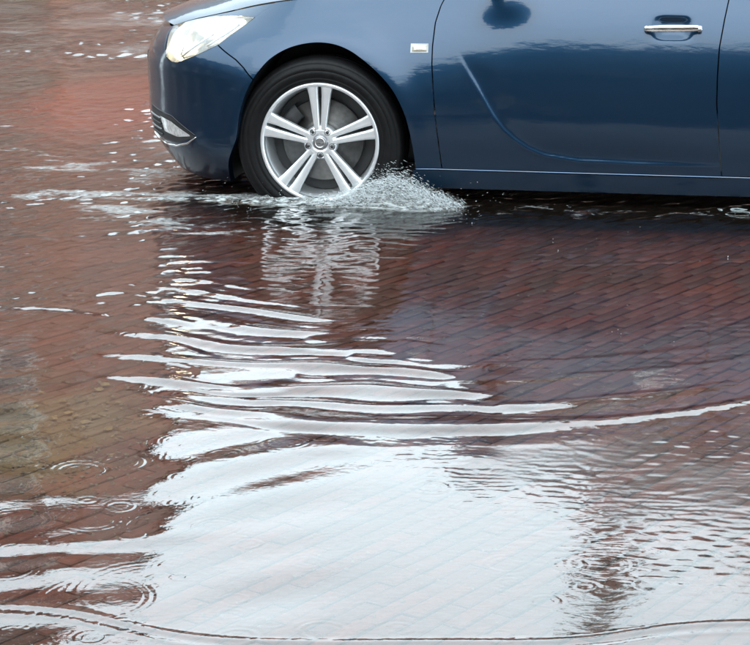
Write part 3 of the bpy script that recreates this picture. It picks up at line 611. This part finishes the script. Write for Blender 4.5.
bridge('roof_panel', [A1 + (-.01, 0, .01), GP(1.7, 1) + (0, 0, .012), GP(2.3, 1) + (0, 0, .012), GP(2.75, 1) + (0, 0, .012)], (.03, .03), PAINT, bulge=(.10, -.12), sub=30)
bridge('rear_window', [GP(2.75, 1), GP(3.1, .98), GP(3.55, .5)], (.03, .02), GLASS, bulge=(-.12, -.14), sub=20)
bridge('boot_lid', [GP(3.55, .5), GP(3.8, 0) + (0, 0, 0), (3.86, .16, .60), (3.84, .16, .25)], (.02, .0), PAINT, bulge=(-.12, -.10), sub=30)
boxo('dashboard', (.78, PB, .88), (.40, 1.35, .16), BLACK, car, .05)
for sy in (.52, 1.32):
    for sx in (1.50, 2.35):
        bm = bmesh.new(); box(bm, (sx, sy, .78), (.16, .46, .66), .05); box(bm, (sx - .25, sy, .48), (.5, .46, .16), .05); bm_obj('seat', bm, SEAT, car, True)
        boxo('headrest', (sx + .05, sy, 1.20), (.10, .26, .17), SEAT, car, .04)
boxo('underbody', (1.55, PB, .20), (3.5, 1.25, .05), BLACK, car)
# wheel housings
for c0, AR in ((0, ARCH), (0, RARCH)):
    for sgn in (0, 1):
        ar = np.array(AR); s0 = S(ar[:, 0], ar[:, 1]); P = np.zeros((len(ar), 3, 3))
        for k, (dy, g) in enumerate(((.004, 0.), (.05, .006), (.42, .0))):
            P[:, k] = s0; P[:, k, 1] = s0[:, 1] + dy if k < 2 else .44
            P[:, k, 0] += (ar[:, 0] - ar[:, 0].mean()) * g
        if sgn: P[..., 1] = 2 * PB - P[..., 1]
        lin = mk_grid('wheel_housing', P, BLACK, car)
        ctr = P[:, 2].mean(0); V = [ctr] + list(P[:, 2]); mk('housing_wall', V, [(0, i + 1, i + 2) for i in range(len(ar) - 1)], BLACK, car)
# headlight: clear lens over a bright bowl
hb = resample(HEAD_LOW, 46); ht = resample(HEAD_TOP, 46)
G = coons(HEAD_LOW, HEAD_TOP, [(-.751, .640), (-.80, .69), (-.882, .752)], [(-.315, .816), (-.315, .8165)], 46, 20)
for sgn in (0, 1):
    Pl = S(G[..., 0], G[..., 1], -.002); Pr = S(G[..., 0], G[..., 1], .030); ed = np.minimum(1, np.minimum(np.linspace(0, 1, 46), np.linspace(1, 0, 46)) * 12)[:, None] * np.minimum(1, np.minimum(np.linspace(0, 1, 20), np.linspace(1, 0, 20)) * 5)[None]
    Pr = S(G[..., 0], G[..., 1], .004) * (1 - ed[..., None]) + S(G[..., 0], G[..., 1], .045) * ed[..., None]
    if sgn: Pl[..., 1] = 2 * PB - Pl[..., 1]; Pr[..., 1] = 2 * PB - Pr[..., 1]
    bowl = mk_grid('headlight', Pr, LAMPW, car)
    mk_grid('lens', Pl, LENS, bowl)
    # projector, upper lamp and their surrounds
    for cu, cz, ru, rz, mt_, nm in ((-.735, .688, .044, .034, BULB, 'bulb'), (-.60, .764, .085, .020, BULB2, 'bulb'), (-.455, .790, .080, .012, BULB2, 'bulb')):
        Pd = []; 
        for k in range(24):
            q = 2 * math.pi * k / 24; Pd.append((cu + ru * math.cos(q) + .0 * ru * math.sin(q), cz + rz * math.sin(q) + .35 * rz * math.cos(q)))
        Pd = np.array(Pd); ring = S(Pd[:, 0], Pd[:, 1], .030); inn = S(cu + (Pd[:, 0] - cu) * .6, cz + (Pd[:, 1] - cz) * .6, .016); ce = S(np.array([cu]), np.array([cz]), .012)
        V = np.concatenate([ring, inn, ce]); 
        if sgn: V[:, 1] = 2 * PB - V[:, 1]
        Fc = [(k, (k + 1) % 24, 24 + (k + 1) % 24, 24 + k) for k in range(24)] + [(24 + k, 24 + (k + 1) % 24, 48) for k in range(24)]
        mk(nm, V, Fc, mt_, bowl)
    # grey divider fins inside the lamp
    for a_, b_ in (((-.665, .655), (-.690, .755)), ((-.655, .650), (-.52, .745)), ((-.52, .70), (-.40, .785))):
        Pf = S(np.linspace(a_[0], b_[0], 8), np.linspace(a_[1], b_[1], 8), .020)
        if sgn: Pf[:, 1] = 2 * PB - Pf[:, 1]
        V, Fc = tube_pts(Pf, .0055, 6); mk('lamp_divider', V, Fc, ALLOY, bowl)
def surf_tube(name, uz, rad, m, parent, off=-.002, n=40, k=8):
    uz = resample(uz, n); P = S(uz[:, 0], uz[:, 1], off); V, Fc = tube_pts(P, rad, k); return mk(name, V, Fc, m, parent)
# fog lamp pocket: chrome lower strip, slatted dark grille, pale lens
FT = [(-.94, .418), (-.86, .412), (-.694, .402), (-.548, .340)]; FB = [(-.94, .305), (-.86, .300), (-.70, .296), (-.548, .334)]
G = coons(FB, FT, [FB[0], FT[0]], [FB[-1], FT[-1]], 40, 12)
fog = mk_grid('fog_lamp', S(G[..., 0], G[..., 1], -.0015), BLACK, car)
G2 = coons([(-.77, .335), (-.66, .325), (-.575, .338)], [(-.80, .395), (-.70, .385), (-.575, .343)], [(-.77, .335), (-.80, .395)], [(-.575, .338), (-.575, .343)], 20, 8)
mk_grid('lens', S(G2[..., 0], G2[..., 1], -.005), FOGL, fog)
for k in range(4):
    z0 = .322 + k * .023; surf_tube('grille_slat', [(-.935, z0), (-.88, z0 - .002), (-.80, z0 - .006)], .0042, ALLOY_D if k % 2 else BLACK, fog, -.006)
surf_tube('chrome_strip', [(-1.0, .300), (-.90, .283), (-.80, .278), (-.70, .282), (-.60, .305), (-.540, .338)], [.002] + [.0050] * 34 + [.004, .0035, .003, .002, .0015], CHROME, fog, -.003)
surf_tube('pocket_edge', [(-.94, .425), (-.86, .419), (-.694, .407), (-.545, .344)], .002, BLACK, fog, -.0005)
# radiator grille round the nose
G = coons([(UN, .44), (-1.20, .45)], [(UN, .62), (-1.12, .62)], [(UN, .44), (UN, .62)], [(-1.20, .45), (-1.12, .62)], 20, 8)
grl = mk_grid('radiator_grille', S(G[..., 0], G[..., 1], -.002), BLACK, car)
surf_tube('chrome_strip', [(UN, .55), (-1.22, .56)], .010, CHROME, grl, .004)
# side repeater
G = coons([(.361, .704), (.431, .706)], [(.361, .738), (.431, .740)], [(.361, .704), (.361, .738)], [(.431, .706), (.431, .740)], 14, 8)
ind = mk_grid('side_indicator', S(G[..., 0], G[..., 1], -.001), ALLOY_D, car)
gg = np.linspace(-1, 1, 14)[:, None] ** 4, np.linspace(-1, 1, 8)[None] ** 4
Gs = G.copy(); Gs[..., 0] = .396 + (G[..., 0] - .396) * .82; Gs[..., 1] = .722 + (G[..., 1] - .722) * .72
Pq = S(Gs[..., 0], Gs[..., 1], 0.); Pq[..., 1] -= .002 + .006 * (1 - np.maximum(*gg)); mk_grid('lens', Pq, AMBER, ind)
# front door handle: chrome bar on two feet, with a lock escutcheon
hp = [(1.262 + .0, .813), (1.275, .815), (1.32, .817), (1.40, .819), (1.455, .8205), (1.474, .820)]
uz = resample(hp, 30); P = S(uz[:, 0], uz[:, 1], 0.); t = np.linspace(0, 1, 30)
P0 = S(uz[:, 0], np.full(30, .85), 0.); P[:, 1] = np.linspace(S(np.array([1.26]), np.array([.815]))[0, 1], S(np.array([1.476]), np.array([.82]))[0, 1], 30) - .020 - .016 * np.sin(np.pi * t) ** .5
sec = []
for i in range(30):
    hh = .0135 * (1 - .35 * abs(2 * t[i] - 1) ** 6); th_ = .008
    sec.append([(P[i, 0], P[i, 1] + th_ * math.cos(a) * 1.0, P[i, 2] + hh * math.copysign(abs(math.sin(a)) ** .75, math.sin(a))) for a in np.linspace(0, 2 * math.pi, 16, endpoint=False)])
hd = mk_grid('door_handle', np.transpose(np.array(sec), (1, 0, 2)), CHROME, fdoor, wrap=True)
for ux in (1.268, 1.466):
    V, Fc = tube_pts([(ux, P[0, 1] + .03, .815), (ux, P[0, 1] - .004, .815)], .010, 10); mk('handle_foot', V, Fc, CHROME, fdoor)
for s_ in (0, 29):
    pass
# door mirror
def ellipsoid(name, c, r, m, parent, e=1., zcut=None, n=40):
    a = np.linspace(0, 2 * math.pi, n, endpoint=False)[:, None]; b_ = np.linspace(-math.pi / 2, math.pi / 2, n // 2)[None]
    f = lambda v: np.sign(v) * np.abs(v) ** e
    P = np.stack([c[0] + r[0] * f(np.cos(a)) * f(np.cos(b_)), c[1] + r[1] * f(np.sin(a)) * f(np.cos(b_)), c[2] + r[2] * f(np.sin(b_)) + 0 * a], -1)
    return mk_grid(name, P, m, parent, wrap=True)
for sgn in (0, 1):
    yy_ = -.135 if not sgn else 2 * PB + .135
    mr_ = ellipsoid('door_mirror', (.665, yy_, 1.06), (.105, .095, .075), PAINT, car, .82)
    V, Fc = tube_pts([(.66, .15 if not sgn else 2 * PB - .15, 1.0), (.66, yy_ + (.05 if not sgn else -.05), 1.0)], [.03, .022], 10); mk('mirror_arm', V, Fc, BLACK, mr_)
    ellipsoid('mirror_base', (.665, yy_, 1.028), (.100, .088, .052), BLACK, mr_, .8)
# wheels
def make_wheel(cx, far=False, parent=None):
    sg = -1 if far else 1; cz = .34; y0 = .035
    Y_ = lambda y: (y0 + y) if not far else (2 * PB - y0 - y)
    L = lambda prf: [(r, Y_(y)) for r, y in prf]
    wh = lathe('wheel', L([(.222, .050), (.224, .016), (.2235, .004), (.2275, -.0005), (.2345, -.0015), (.2390, .001), (.2398, .006), (.2360, .014), (.2300, .020), (.2260, .022), (.2140, .060), (.2080, .12), (.2080, .19), (.226, .205), (.235, .21)]), ALLOY, car, 96, cx, cz)
    lathe('tyre', L([(.2330, .020), (.2370, .008), (.2420, .000), (.2500, -.006), (.2560, -.0085), (.2575, -.0065), (.2620, -.0095), (.2740, -.0130), (.2860, -.0135), (.2875, -.0115), (.2890, -.0135), (.3000, -.0110), (.3110, -.0050), (.3125, -.0025), (.3145, -.0035), (.3240, .0040), (.3320, .0150), (.3365, .0300), (.3385, .0500), (.3385, .0560), (.333, .058), (.333, .064), (.3390, .066), (.3395, .105), (.333, .107), (.333, .115), (.3395, .117), (.338, .165), (.333, .19), (.318, .208), (.29, .216), (.26, .214), (.238, .205)]), RUBBER, wh, 120, cx, cz)
    lathe('brake_disc', L([(.055, .078), (.085, .078), (.088, .086), (.162, .086), (.164, .090), (.164, .112), (.055, .112)]), STEEL, wh, 60, cx, cz)
    lathe('hub_shroud', L([(.0, .118), (.205, .122)]), BLACK, wh, 40, cx, cz)
    # caliper on the leading side
    th = np.linspace(R(128), R(178), 14); Pc = []
    for a in th:
        Pc.append([(cx + r * math.cos(a), Y_(y), cz + r * math.sin(a)) for r, y in ((.120, .115), (.118, .064), (.128, .058), (.172, .058), (.180, .066), (.182, .115))])
    mk_grid('brake_caliper', Pc, DARKM, wh)
    # hub pad and ten spokes set in five pairs
    lathe('hub', L([(.0, .020), (.030, .020), (.034, .0165), (.050, .0165), (.062, .022), (.070, .034), (.068, .07)]), ALLOY, wh, 48, cx, cz)
    for k in range(5):
        a0 = R(90 + 72 * k)
        for s_ in (-1, 1):
            rs = np.array([.030, .050, .075, .11, .15, .19, .213, .228]); ofs = s_ * np.interp(rs, [.03, .06, .2, .228], [.0115, .0135, .0265, .0300])
            hw = np.interp(rs, [.03, .06, .12, .2, .228], [.0118, .0110, .0138, .0186, .0240]); dp = np.interp(rs, [.03, .06, .15, .21, .228], [.018, .0165, .0125, .006, .004]); tk = np.interp(rs, [.03, .2, .228], [.030, .024, .020])
            Ps = []
            for j in range(len(rs)):
                row = []
                for (lat, yy2) in ((-1.0, tk[j]), (-1.0, .005), (-.86, .0015), (-.55, 0), (0., -.0006), (.55, 0), (.86, .0015), (1.0, .005), (1.0, tk[j])):
                    tx = ofs[j] + hw[j] * lat; rr_ = rs[j]
                    xx, zz = rr_ * math.cos(a0) - tx * math.sin(a0), rr_ * math.sin(a0) + tx * math.cos(a0)
                    row.append((cx + xx, Y_(dp[j] + yy2), cz + zz))
                Ps.append(row)
            mk_grid('spoke', Ps, ALLOY, wh)
        # web that joins the pair at the rim
        an = R(90 + 72 * k + 36)
        bc = (cx + .0345 * 1.02 * math.cos(an), Y_(.016), cz + .0345 * 1.02 * math.sin(an)); 
        bx, bz = cx + .0500 * math.cos(an), cz + .0500 * math.sin(an)
        lathe('bolt_recess', [(.0125, Y_(.0155)), (.0118, Y_(.0150)), (.0105, Y_(.0160)), (.0102, Y_(.030))], DARKM, wh, 20, bx, bz)
        lathe('wheel_bolt', [(.0, Y_(.012)), (.0062, Y_(.012)), (.0072, Y_(.0135)), (.0072, Y_(.024))], DARKM, wh, 6, bx, bz)
    cap = lathe('centre_cap', L([(.0, .0085), (.020, .0090), (.0265, .0110), (.0295, .0145), (.0305, .020)]), mat('cap_grey', (.20, .20, .21), .3, .7, noise=.1), wh, 40, cx, cz)
    if not far:   # ring and bolt emblem
        lathe('emblem_ring', [(.0170, Y_(.0082)), (.0178, Y_(.0066)), (.0196, Y_(.0066)), (.0204, Y_(.0084))], CHROME, cap, 36, cx, cz)
        zz_ = [(-.0255, -.0012), (-.002, .0042), (-.004, .0004), (.0255, .0022), (.003, -.0046), (.005, -.0008)]
        V = [(cx + a, Y_(.0058), cz + b) for a, b in zz_] + [(cx + a, Y_(.0090), cz + b) for a, b in zz_]
        mk('emblem_bolt', V, [(0, 1, 2, 3, 4, 5)] + [(i, (i + 1) % 6, 6 + (i + 1) % 6, 6 + i) for i in range(6)], CHROME, cap, smooth=False)
    return wh
make_wheel(0.0); make_wheel(2.737); make_wheel(0.0, True); make_wheel(2.737, True)

# ---------------------------------------------------------------- splash and spray
def splash_mat():
    m = bpy.data.materials.new('churned_water'); m.use_nodes = True; n = m.node_tree; n.nodes.clear()
    o = n.nodes.new('ShaderNodeOutputMaterial')
    df = n.nodes.new('ShaderNodeBsdfDiffuse'); df.inputs[0].default_value = (.50, .53, .53, 1)
    tl = n.nodes.new('ShaderNodeBsdfTranslucent'); tl.inputs[0].default_value = (.45, .48, .48, 1)
    gl = n.nodes.new('ShaderNodeBsdfGlossy'); gl.inputs[1].default_value = .12
    tr = n.nodes.new('ShaderNodeBsdfTransparent'); tr.inputs[0].default_value = (.93, .95, .95, 1)
    g = n.nodes.new('ShaderNodeNewGeometry'); mp = n.nodes.new('ShaderNodeMapping'); mp.inputs['Rotation'].default_value = (0, R(-28), 0); mp.inputs['Scale'].default_value = (28, 60, 110)
    z = n.nodes.new('ShaderNodeTexNoise'); z.inputs['Scale'].default_value = 1.; z.inputs['Detail'].default_value = 6
    n.links.new(g.outputs['Position'], mp.inputs[0]); n.links.new(mp.outputs[0], z.inputs['Vector'])
    a = n.nodes.new('ShaderNodeMixShader'); b = n.nodes.new('ShaderNodeMixShader'); c = n.nodes.new('ShaderNodeMixShader'); a.inputs[0].default_value = .45
    n.links.new(df.outputs[0], a.inputs[1]); n.links.new(tl.outputs[0], a.inputs[2])
    fr = n.nodes.new('ShaderNodeFresnel'); fr.inputs[0].default_value = 1.33
    n.links.new(fr.outputs[0], c.inputs[0]); n.links.new(tr.outputs[0], c.inputs[1]); n.links.new(gl.outputs[0], c.inputs[2])
    mr = n.nodes.new('ShaderNodeMapRange'); mr.inputs[1].default_value = .42; mr.inputs[2].default_value = .66
    n.links.new(z.outputs['Fac'], mr.inputs[0]); n.links.new(mr.outputs[0], b.inputs[0])
    n.links.new(c.outputs[0], b.inputs[1]); n.links.new(a.outputs[0], b.inputs[2]); n.links.new(b.outputs[0], o.inputs[0]); return m
SPL = splash_mat()
cY, sY = math.cos(YAW), math.sin(YAW)
def W(x, y): return np.stack([ORG[0] + cY * x - sY * y, ORG[1] + sY * x + cY * y], -1)
# mounds of churned water: crest height along the car (local x), a skirt towards the camera
def mound(name, x0, x1, prof_pts, y_c, wdt, seed, n=(260, 60), rough=.012, **p):
    a = np.linspace(x0, x1, n[0])[:, None]; q = np.linspace(-1, 1, n[1])[None]
    hgt = crom([t[0] for t in prof_pts], [t[1] for t in prof_pts], a[:, 0])[:, None]
    sh = np.where(q < 0, (1 - np.abs(q) ** 1.5), (1 - np.abs(q) ** 2.0)); X_ = a + 0 * q; Yl = y_c + q * wdt * (.55 + hgt * 4)
    nn = vnoise(X_, Yl, seed, .05) + .6 * vnoise(X_, Yl, seed + 1, .022) + .45 * vnoise(X_ * .6, Yl, seed + 2, .010)
    Zl = hgt * sh * (1 + .28 * nn) + rough * nn * sh * np.minimum(1, hgt * 20) - .004
    X_ = X_ + .05 * vnoise(X_, Zl, seed + 3, .03) * hgt * 6
    wv = W(X_, Yl); return mk_grid(name, np.concatenate([wv, Zl[..., None]], -1), SPL, kind='stuff', **p)
mound('splash_water', -.33, .56, [(-.33, .0), (-.24, .018), (-.10, .022), (0, .026), (.08, .028), (.16, .042), (.24, .062), (.30, .074), (.35, .068), (.42, .046), (.49, .026), (.56, .0)], -.035, .085, 81)
mound('splash_water', -.82, -.28, [(-.82, 0), (-.72, .004), (-.6, .014), (-.5, .008), (-.38, .018), (-.28, .006)], -.03, .06, 91, rough=.006)
def drops(name, pts, dirs, sizes):
    ic = np.array([(0, 0, 1), (.9, 0, -.3), (-.45, .78, -.3), (-.45, -.78, -.3), (0, 0, -1)], float); fc = [(0, 1, 2), (0, 2, 3), (0, 3, 1), (4, 2, 1), (4, 3, 2), (4, 1, 3)]
    V = []; Fc = []
    for i, (p, d, s_) in enumerate(zip(pts, dirs, sizes)):
        d = d / (np.linalg.norm(d) + 1e-9); a = np.cross(d, (0, 1, 0.01)); a /= np.linalg.norm(a); b_ = np.cross(d, a)
        for v in ic: V.append(p + a * v[0] * s_[0] + b_ * v[1] * s_[0] + d * v[2] * s_[1])
        Fc += [tuple(k + 5 * i for k in f) for f in fc]
    return mk(name, V, Fc, DROP, kind='stuff')
DROP = mat('water_drop', (.60, .64, .65), .15, noise=.35, nscale=60, coat=1, trans=.3)
pts, dirs, sz = [], [], []
for i in range(14000):
    t = rng.beta(2.3, 2.2); lx = -.04 + .64 * t; top = float(crom([-.05, .1, .22, .30, .36, .45, .60], [.02, .045, .09, .115, .10, .062, .012], lx))
    hz = top * (rng.rand() ** .75) * (1.0 + .7 * rng.rand() ** 6); ly = -.04 + rng.normal() * .045
    p = W(lx, ly); pts.append(np.array([p[0], p[1], hz])); dirs.append(np.array([1., -.1, .45 - 1.5 * t + rng.normal() * .22])); s_ = .0005 + .0010 * rng.rand() ** 2; sz.append((s_, s_ * (1 + 9 * rng.rand() ** 3)))
for i in range(160):    # loose drops flung round the wheel and over the water
    lx = rng.uniform(-.45, .75); p = W(lx, -.06 - abs(rng.normal()) * .12); pts.append(np.array([p[0], p[1], abs(rng.normal()) * .05])); dirs.append(rng.normal(size=3)); s_ = .0008 + .0013 * rng.rand(); sz.append((s_, s_ * 1.5))
drops('spray_drops', pts, dirs, sz)
pts, dirs, sz = [], [], []
for u, v in [(640, 228), (628, 233), (553, 240), (468, 252), (612, 333), (618, 331), (621, 335), (674, 343), (438, 210), (404, 240), (700, 262), (586, 250), (655, 205), (532, 262), (345, 255), (290, 420), (735, 215)]:
    x, y = px(u, v); pts.append(np.array([x, y, .004])); dirs.append(np.array([0, 0, 1.])); sz.append((.0013, .0018))
for i in range(6):
    x, y = px(rng.uniform(400, 750), rng.uniform(205, 280)); pts.append(np.array([x, y, .003])); dirs.append(np.array([0, 0, 1.])); s_ = .0008 + .0022 * rng.rand() ** 3; sz.append((s_, s_ * 1.3))
drops('spray_drops', pts, dirs, sz)

# grit and leaf scraps lying on the paving under the water
def scraps(name, n, fx, size, m, flat=.25):
    V = []; Fc = []
    for i in range(n):
        x, y = fx(); a = rng.uniform(0, 6.28); s_ = size * (.5 + rng.rand() ** 2 * 1.6); el = rng.uniform(.4, 1); z0 = float(road_z(y)) + .003
        k = len(V); mm = 6
        for j in range(mm):
            q = 2 * math.pi * j / mm; rr_ = s_ * (.7 + .5 * rng.rand()); u_, v_ = rr_ * math.cos(q), rr_ * el * math.sin(q)
            V.append((x + u_ * math.cos(a) - v_ * math.sin(a), y + u_ * math.sin(a) + v_ * math.cos(a), z0 + s_ * flat * rng.rand()))
        V.append((x, y, z0 + s_ * flat * 1.5)); Fc += [(k + j, k + (j + 1) % mm, k + mm) for j in range(mm)]
    return mk(name, V, Fc, m, kind='stuff', smooth=False)
GRIT = mat('wet_grit', (.085, .070, .045), .7, noise=.5, nscale=30); LEAFY = mat('sodden_leaf', (.15, .11, .040), .6, noise=.45, nscale=25)
scraps('grit', 2600, lambda: (rng.uniform(-1, .9), rng.uniform(3.6, 8)), .0030, GRIT, .5)
scraps('grit', 1500, lambda: (-.8 + rng.normal() * .22, 5.2 + rng.normal() * .5), .0045, GRIT, .4)
scraps('leaf_scraps', 46, lambda: (-.80 + rng.normal() * .12, 5.5 + rng.normal() * .26), .0085, LEAFY, .3)

# ---------------------------------------------------------------- the street round about (seen in the water and in the paint)
WALLB = mat('dark_brick_wall', (.07, .042, .034), .8, noise=.35, nscale=14, bump=.4, bscale=40)
WALLP = mat('grey_render_wall', (.09, .085, .085), .8, noise=.15, nscale=3, bump=.2)
WALLM = mat('buff_brick_wall', (.24, .125, .09), .8, noise=.3, nscale=10, bump=.3)
WALLT = mat('brown_brick_wall', (.17, .10, .075), .8, noise=.3, nscale=12, bump=.3)
ROOFM = mat('roof_tiles', (.085, .050, .040), .6, noise=.4, nscale=20, bump=.5, bscale=30)
FRAME = mat('painted_frame', (.55, .50, .46), .4, noise=.06)
PANE = mat('dark_pane', (.05, .045, .045), .25, noise=.2, nscale=2)
BARK = mat('bark', (.075, .055, .04), .9, noise=.4, nscale=15, bump=.8)
LEAF = mat('leaves', (.045, .075, .022), .55, noise=.5, nscale=3)
IRON = mat('dark_green_iron', (.02, .035, .028), .4, noise=.3)
def house(label, x0, x1, y, depth, eave, ridge, wall, face=-1, group=None):
    h = empty('town_house', label, 'house', ((x0 + x1) / 2, y, -.06), 0 if face < 0 else math.pi, group); wd = abs(x1 - x0)
    nx_ = max(2, int(wd / (1.75 if wall is WALLM else 2.6))); st = 2 if eave > 5 else 1
    xs_ = [-wd / 2]; 
    for i in range(nx_): c = -wd / 2 + (i + .5) * wd / nx_; xs_ += [c - .55, c + .55]
    xs_.append(wd / 2); zs = [0]
    sto = eave / st
    for s_ in range(st): zs += [s_ * sto + sto * .32, s_ * sto + sto * .82]
    zs.append(eave); V = []; Fc = []
    for x in xs_:
        for z in zs: V.append((x, 0, z))
    nz_ = len(zs); ix = lambda i, j: i * nz_ + j
    for i in range(len(xs_) - 1):
        for j in range(nz_ - 1):
            if i % 2 == 1 and j % 2 == 1: continue
            Fc.append((ix(i, j), ix(i + 1, j), ix(i + 1, j + 1), ix(i, j + 1)))
    b0 = len(V); V += [(-wd / 2, depth, 0), (-wd / 2, depth, eave), (wd / 2, depth, 0), (wd / 2, depth, eave), (-wd / 2, depth / 2, ridge), (wd / 2, depth / 2, ridge)]
    Fc += [(b0, ix(0, 0)) + tuple([ix(0, nz_ - 1), b0 + 4, b0 + 1]), (ix(len(xs_) - 1, 0), b0 + 2, b0 + 3, b0 + 5, ix(len(xs_) - 1, nz_ - 1)), (b0 + 2, b0, b0 + 1, b0 + 3)]
    mk('wall', V, Fc, wall, h, smooth=False)
    for s_ in (0, 1):
        e = ((-wd / 2 - .15, -.35, eave - .2), (wd / 2 + .15, -.35, eave - .2), (wd / 2 + .15, depth / 2, ridge + .05), (-wd / 2 - .15, depth / 2, ridge + .05))
        if s_: e = [(-a, depth - b, c) for a, b, c in e]
        rr_ = mk('roof', list(e) + [(a, b, c + .12) for a, b, c in e], [(0, 1, 2, 3), (4, 5, 6, 7), (0, 1, 5, 4), (1, 2, 6, 5), (2, 3, 7, 6), (3, 0, 4, 7)], ROOFM, h, smooth=False)
    boxo('chimney', (wd * .5 - 1.75, depth / 2, ridge + .30), (1.3, .6, 1.6), WALLB, rr_)
    for i in range(nx_):
        c = -wd / 2 + (i + .5) * wd / nx_
        for s_ in range(st):
            z0, z1 = s_ * sto + sto * .32, s_ * sto + sto * .82; bm = bmesh.new()
            for q in ((c, .10, z0 + .04), (c, .10, z1 - .04), (c, .10, (z0 + z1) / 2)): box(bm, q, (1.1, .08, .08))
            for q in (-.51, 0, .51): box(bm, (c + q, .105, (z0 + z1) / 2), (.07, .08, z1 - z0 - .01))
            wf = bm_obj('window', bm, FRAME, h); boxo('pane', (c, .14, (z0 + z1) / 2), (1.08, .01, z1 - z0 - .02), PANE, wf)
            boxo('sill', (c, -.03, z0 - .04), (1.25, .14, .07), FRAME, wf)
    boxo('door', (wd / 2 - .62, -.02, 1.05), (.9, .05, 2.1), mat('brown_door', (.14, .09, .065), .4, noise=.2), h)
    return h
h0 = house('buff brick house mirrored in the left of the flood water', -14, -2.92, 20, 9, 6.1, 7.7, WALLM)
house('brown terrace far behind the car, added to hide sky from the water', -6.5, 12, 34, 8, 7.6, 9.2, WALLT)  # unseen terrace added to block sky in the reflections beside the nose
house('grey rendered house standing across the street behind the photographer', -13, -1.0, -9, 9, 5.4, 8.2, WALLP, 1)
house('tall brown brick house behind the photographer, beside the grey one', -.9, 11, -9.2, 9, 6.2, 9.0, WALLB, 1)
h4 = house('plain brown brick house, added out of view to keep sky off the bumper', -15, 15, 0, 9, 6.2, 8.6, WALLB); h4.location = (-11.5, 1.5, -.06); h4.rotation_euler = (0, 0, R(90))  # unseen house added to darken the bumper's reflection and cut skylight
def tree(label, x, y, h, cr_, seed, z0=-.06, cz=.62, nleaf=5200, name='tree'):
    r = np.random.RandomState(seed); t = empty(name, label, 'tree', (x, y, z0))
    V = []; Fc = []; lv = []
    def limb(p0, p1, r0, r1):
        mid = (p0 + p1) / 2 + r.normal(size=3) * .06 * np.linalg.norm(p1 - p0); a, b = tube_pts([p0, mid, p1], [r0, (r0 + r1) / 2, r1], 7); k = len(V); V.extend(a); Fc.extend([tuple(i + k for i in f) for f in b])
    top = np.array([0, 0, h * .45]); limb(np.zeros(3), top, h * .028, h * .018); cc_ = []
    for i in range(9):
        a = r.uniform(0, 6.28); e = r.uniform(.2, 1.3); L = cr_ * r.uniform(.55, .95); p1 = np.array([math.cos(a) * math.cos(e) * L, math.sin(a) * math.cos(e) * L, h * cz + math.sin(e) * L * .8 - h * .05])
        limb(top * r.uniform(.75, 1), p1, h * .012, h * .004); cc_.append(p1)
        for k in range(3):
            p2 = p1 + r.normal(size=3) * cr_ * .32; limb(p0=p1 * .7 + top * .3, p1=p2, r0=h * .006, r1=h * .002); cc_.append(p2)
    mk('trunk', V, Fc, BARK, t); Lv = []; Lf = []
    for i in range(nleaf):
        c = cc_[r.randint(len(cc_))]; p = c + r.normal(size=3) * cr_ * .17; s_ = r.uniform(.05, .11); a = r.normal(size=3); a /= np.linalg.norm(a); b_ = np.cross(a, r.normal(size=3)); b_ /= np.linalg.norm(b_)
        k = len(Lv); Lv += [p - a * s_, p - b_ * s_ * .5, p + a * s_, p + b_ * s_ * .5]; Lf.append((k, k + 1, k + 2, k + 3))
    mk('crown', Lv, Lf, LEAF, t, smooth=False); return t
tree('leafy green street tree mirrored in the water behind the car roof', 6.2, 24, 8.6, 2.6, 5)
tree('bushy tree behind the photographer, mirrored in the wing of the car', -3.4, -5.0, 6.6, 1.7, 6)
tree('slim tree behind the photographer near the brown house', 3.4, -5.5, 6.0, 1.4, 8)
# street lamp hung from a span wire, mirrored near the lower right
lx_, ly_ = 1.66, 14.2
lp = empty('hanging_street_lamp', 'dark lamp hung on a wire over the street, mirrored low on the right', 'street lamp', (lx_, ly_, 3.70))
lathe_z = lambda name, pr, m, par, n=16: mk_grid(name, np.array([[(r_ * math.cos(a), r_ * math.sin(a), z_) for r_, z_ in pr] for a in np.linspace(0, 2 * math.pi, n, endpoint=False)]), m, par, wrap=True)
lathe_z('lamp_glass', [(0, 0), (.10, .01), (.17, .06), (.20, .16)], mat('old_lamp_glass', (.09, .07, .055), .3, noise=.3), lp, 20)
lathe_z('lamp_shade', [(.20, .15), (.27, .16), (.275, .19), (.25, .30), (.17, .42), (.08, .52), (.05, .60), (.05, .68), (0, .70)], IRON, lp, 24)
V, Fc = tube_pts([(0, 0, .68), (0, 0, 1.0)], .012, 6); mk('suspension_rod', V, Fc, IRON, lp)
V, Fc = tube_pts([(lx_ + t, ly_, 4.70 + .0035 * t * t) for t in np.linspace(-12, 12, 25)], .005, 5)
sw = mk('span_wire', V, Fc, IRON); sw['label'] = 'thin steel wire strung across the street with a lamp on it'; sw['category'] = 'wire'
for sx in (-12, 12):
    V, Fc = tube_pts([(lx_ + sx, ly_, -.11), (lx_ + sx, ly_, 5.4)], [.09, .06], 12)
    pm = mk('wire_post', V, Fc, IRON); pm['label'] = 'iron post holding the ' + ('left' if sx < 0 else 'right') + ' end of the lamp wire'; pm['category'] = 'post'
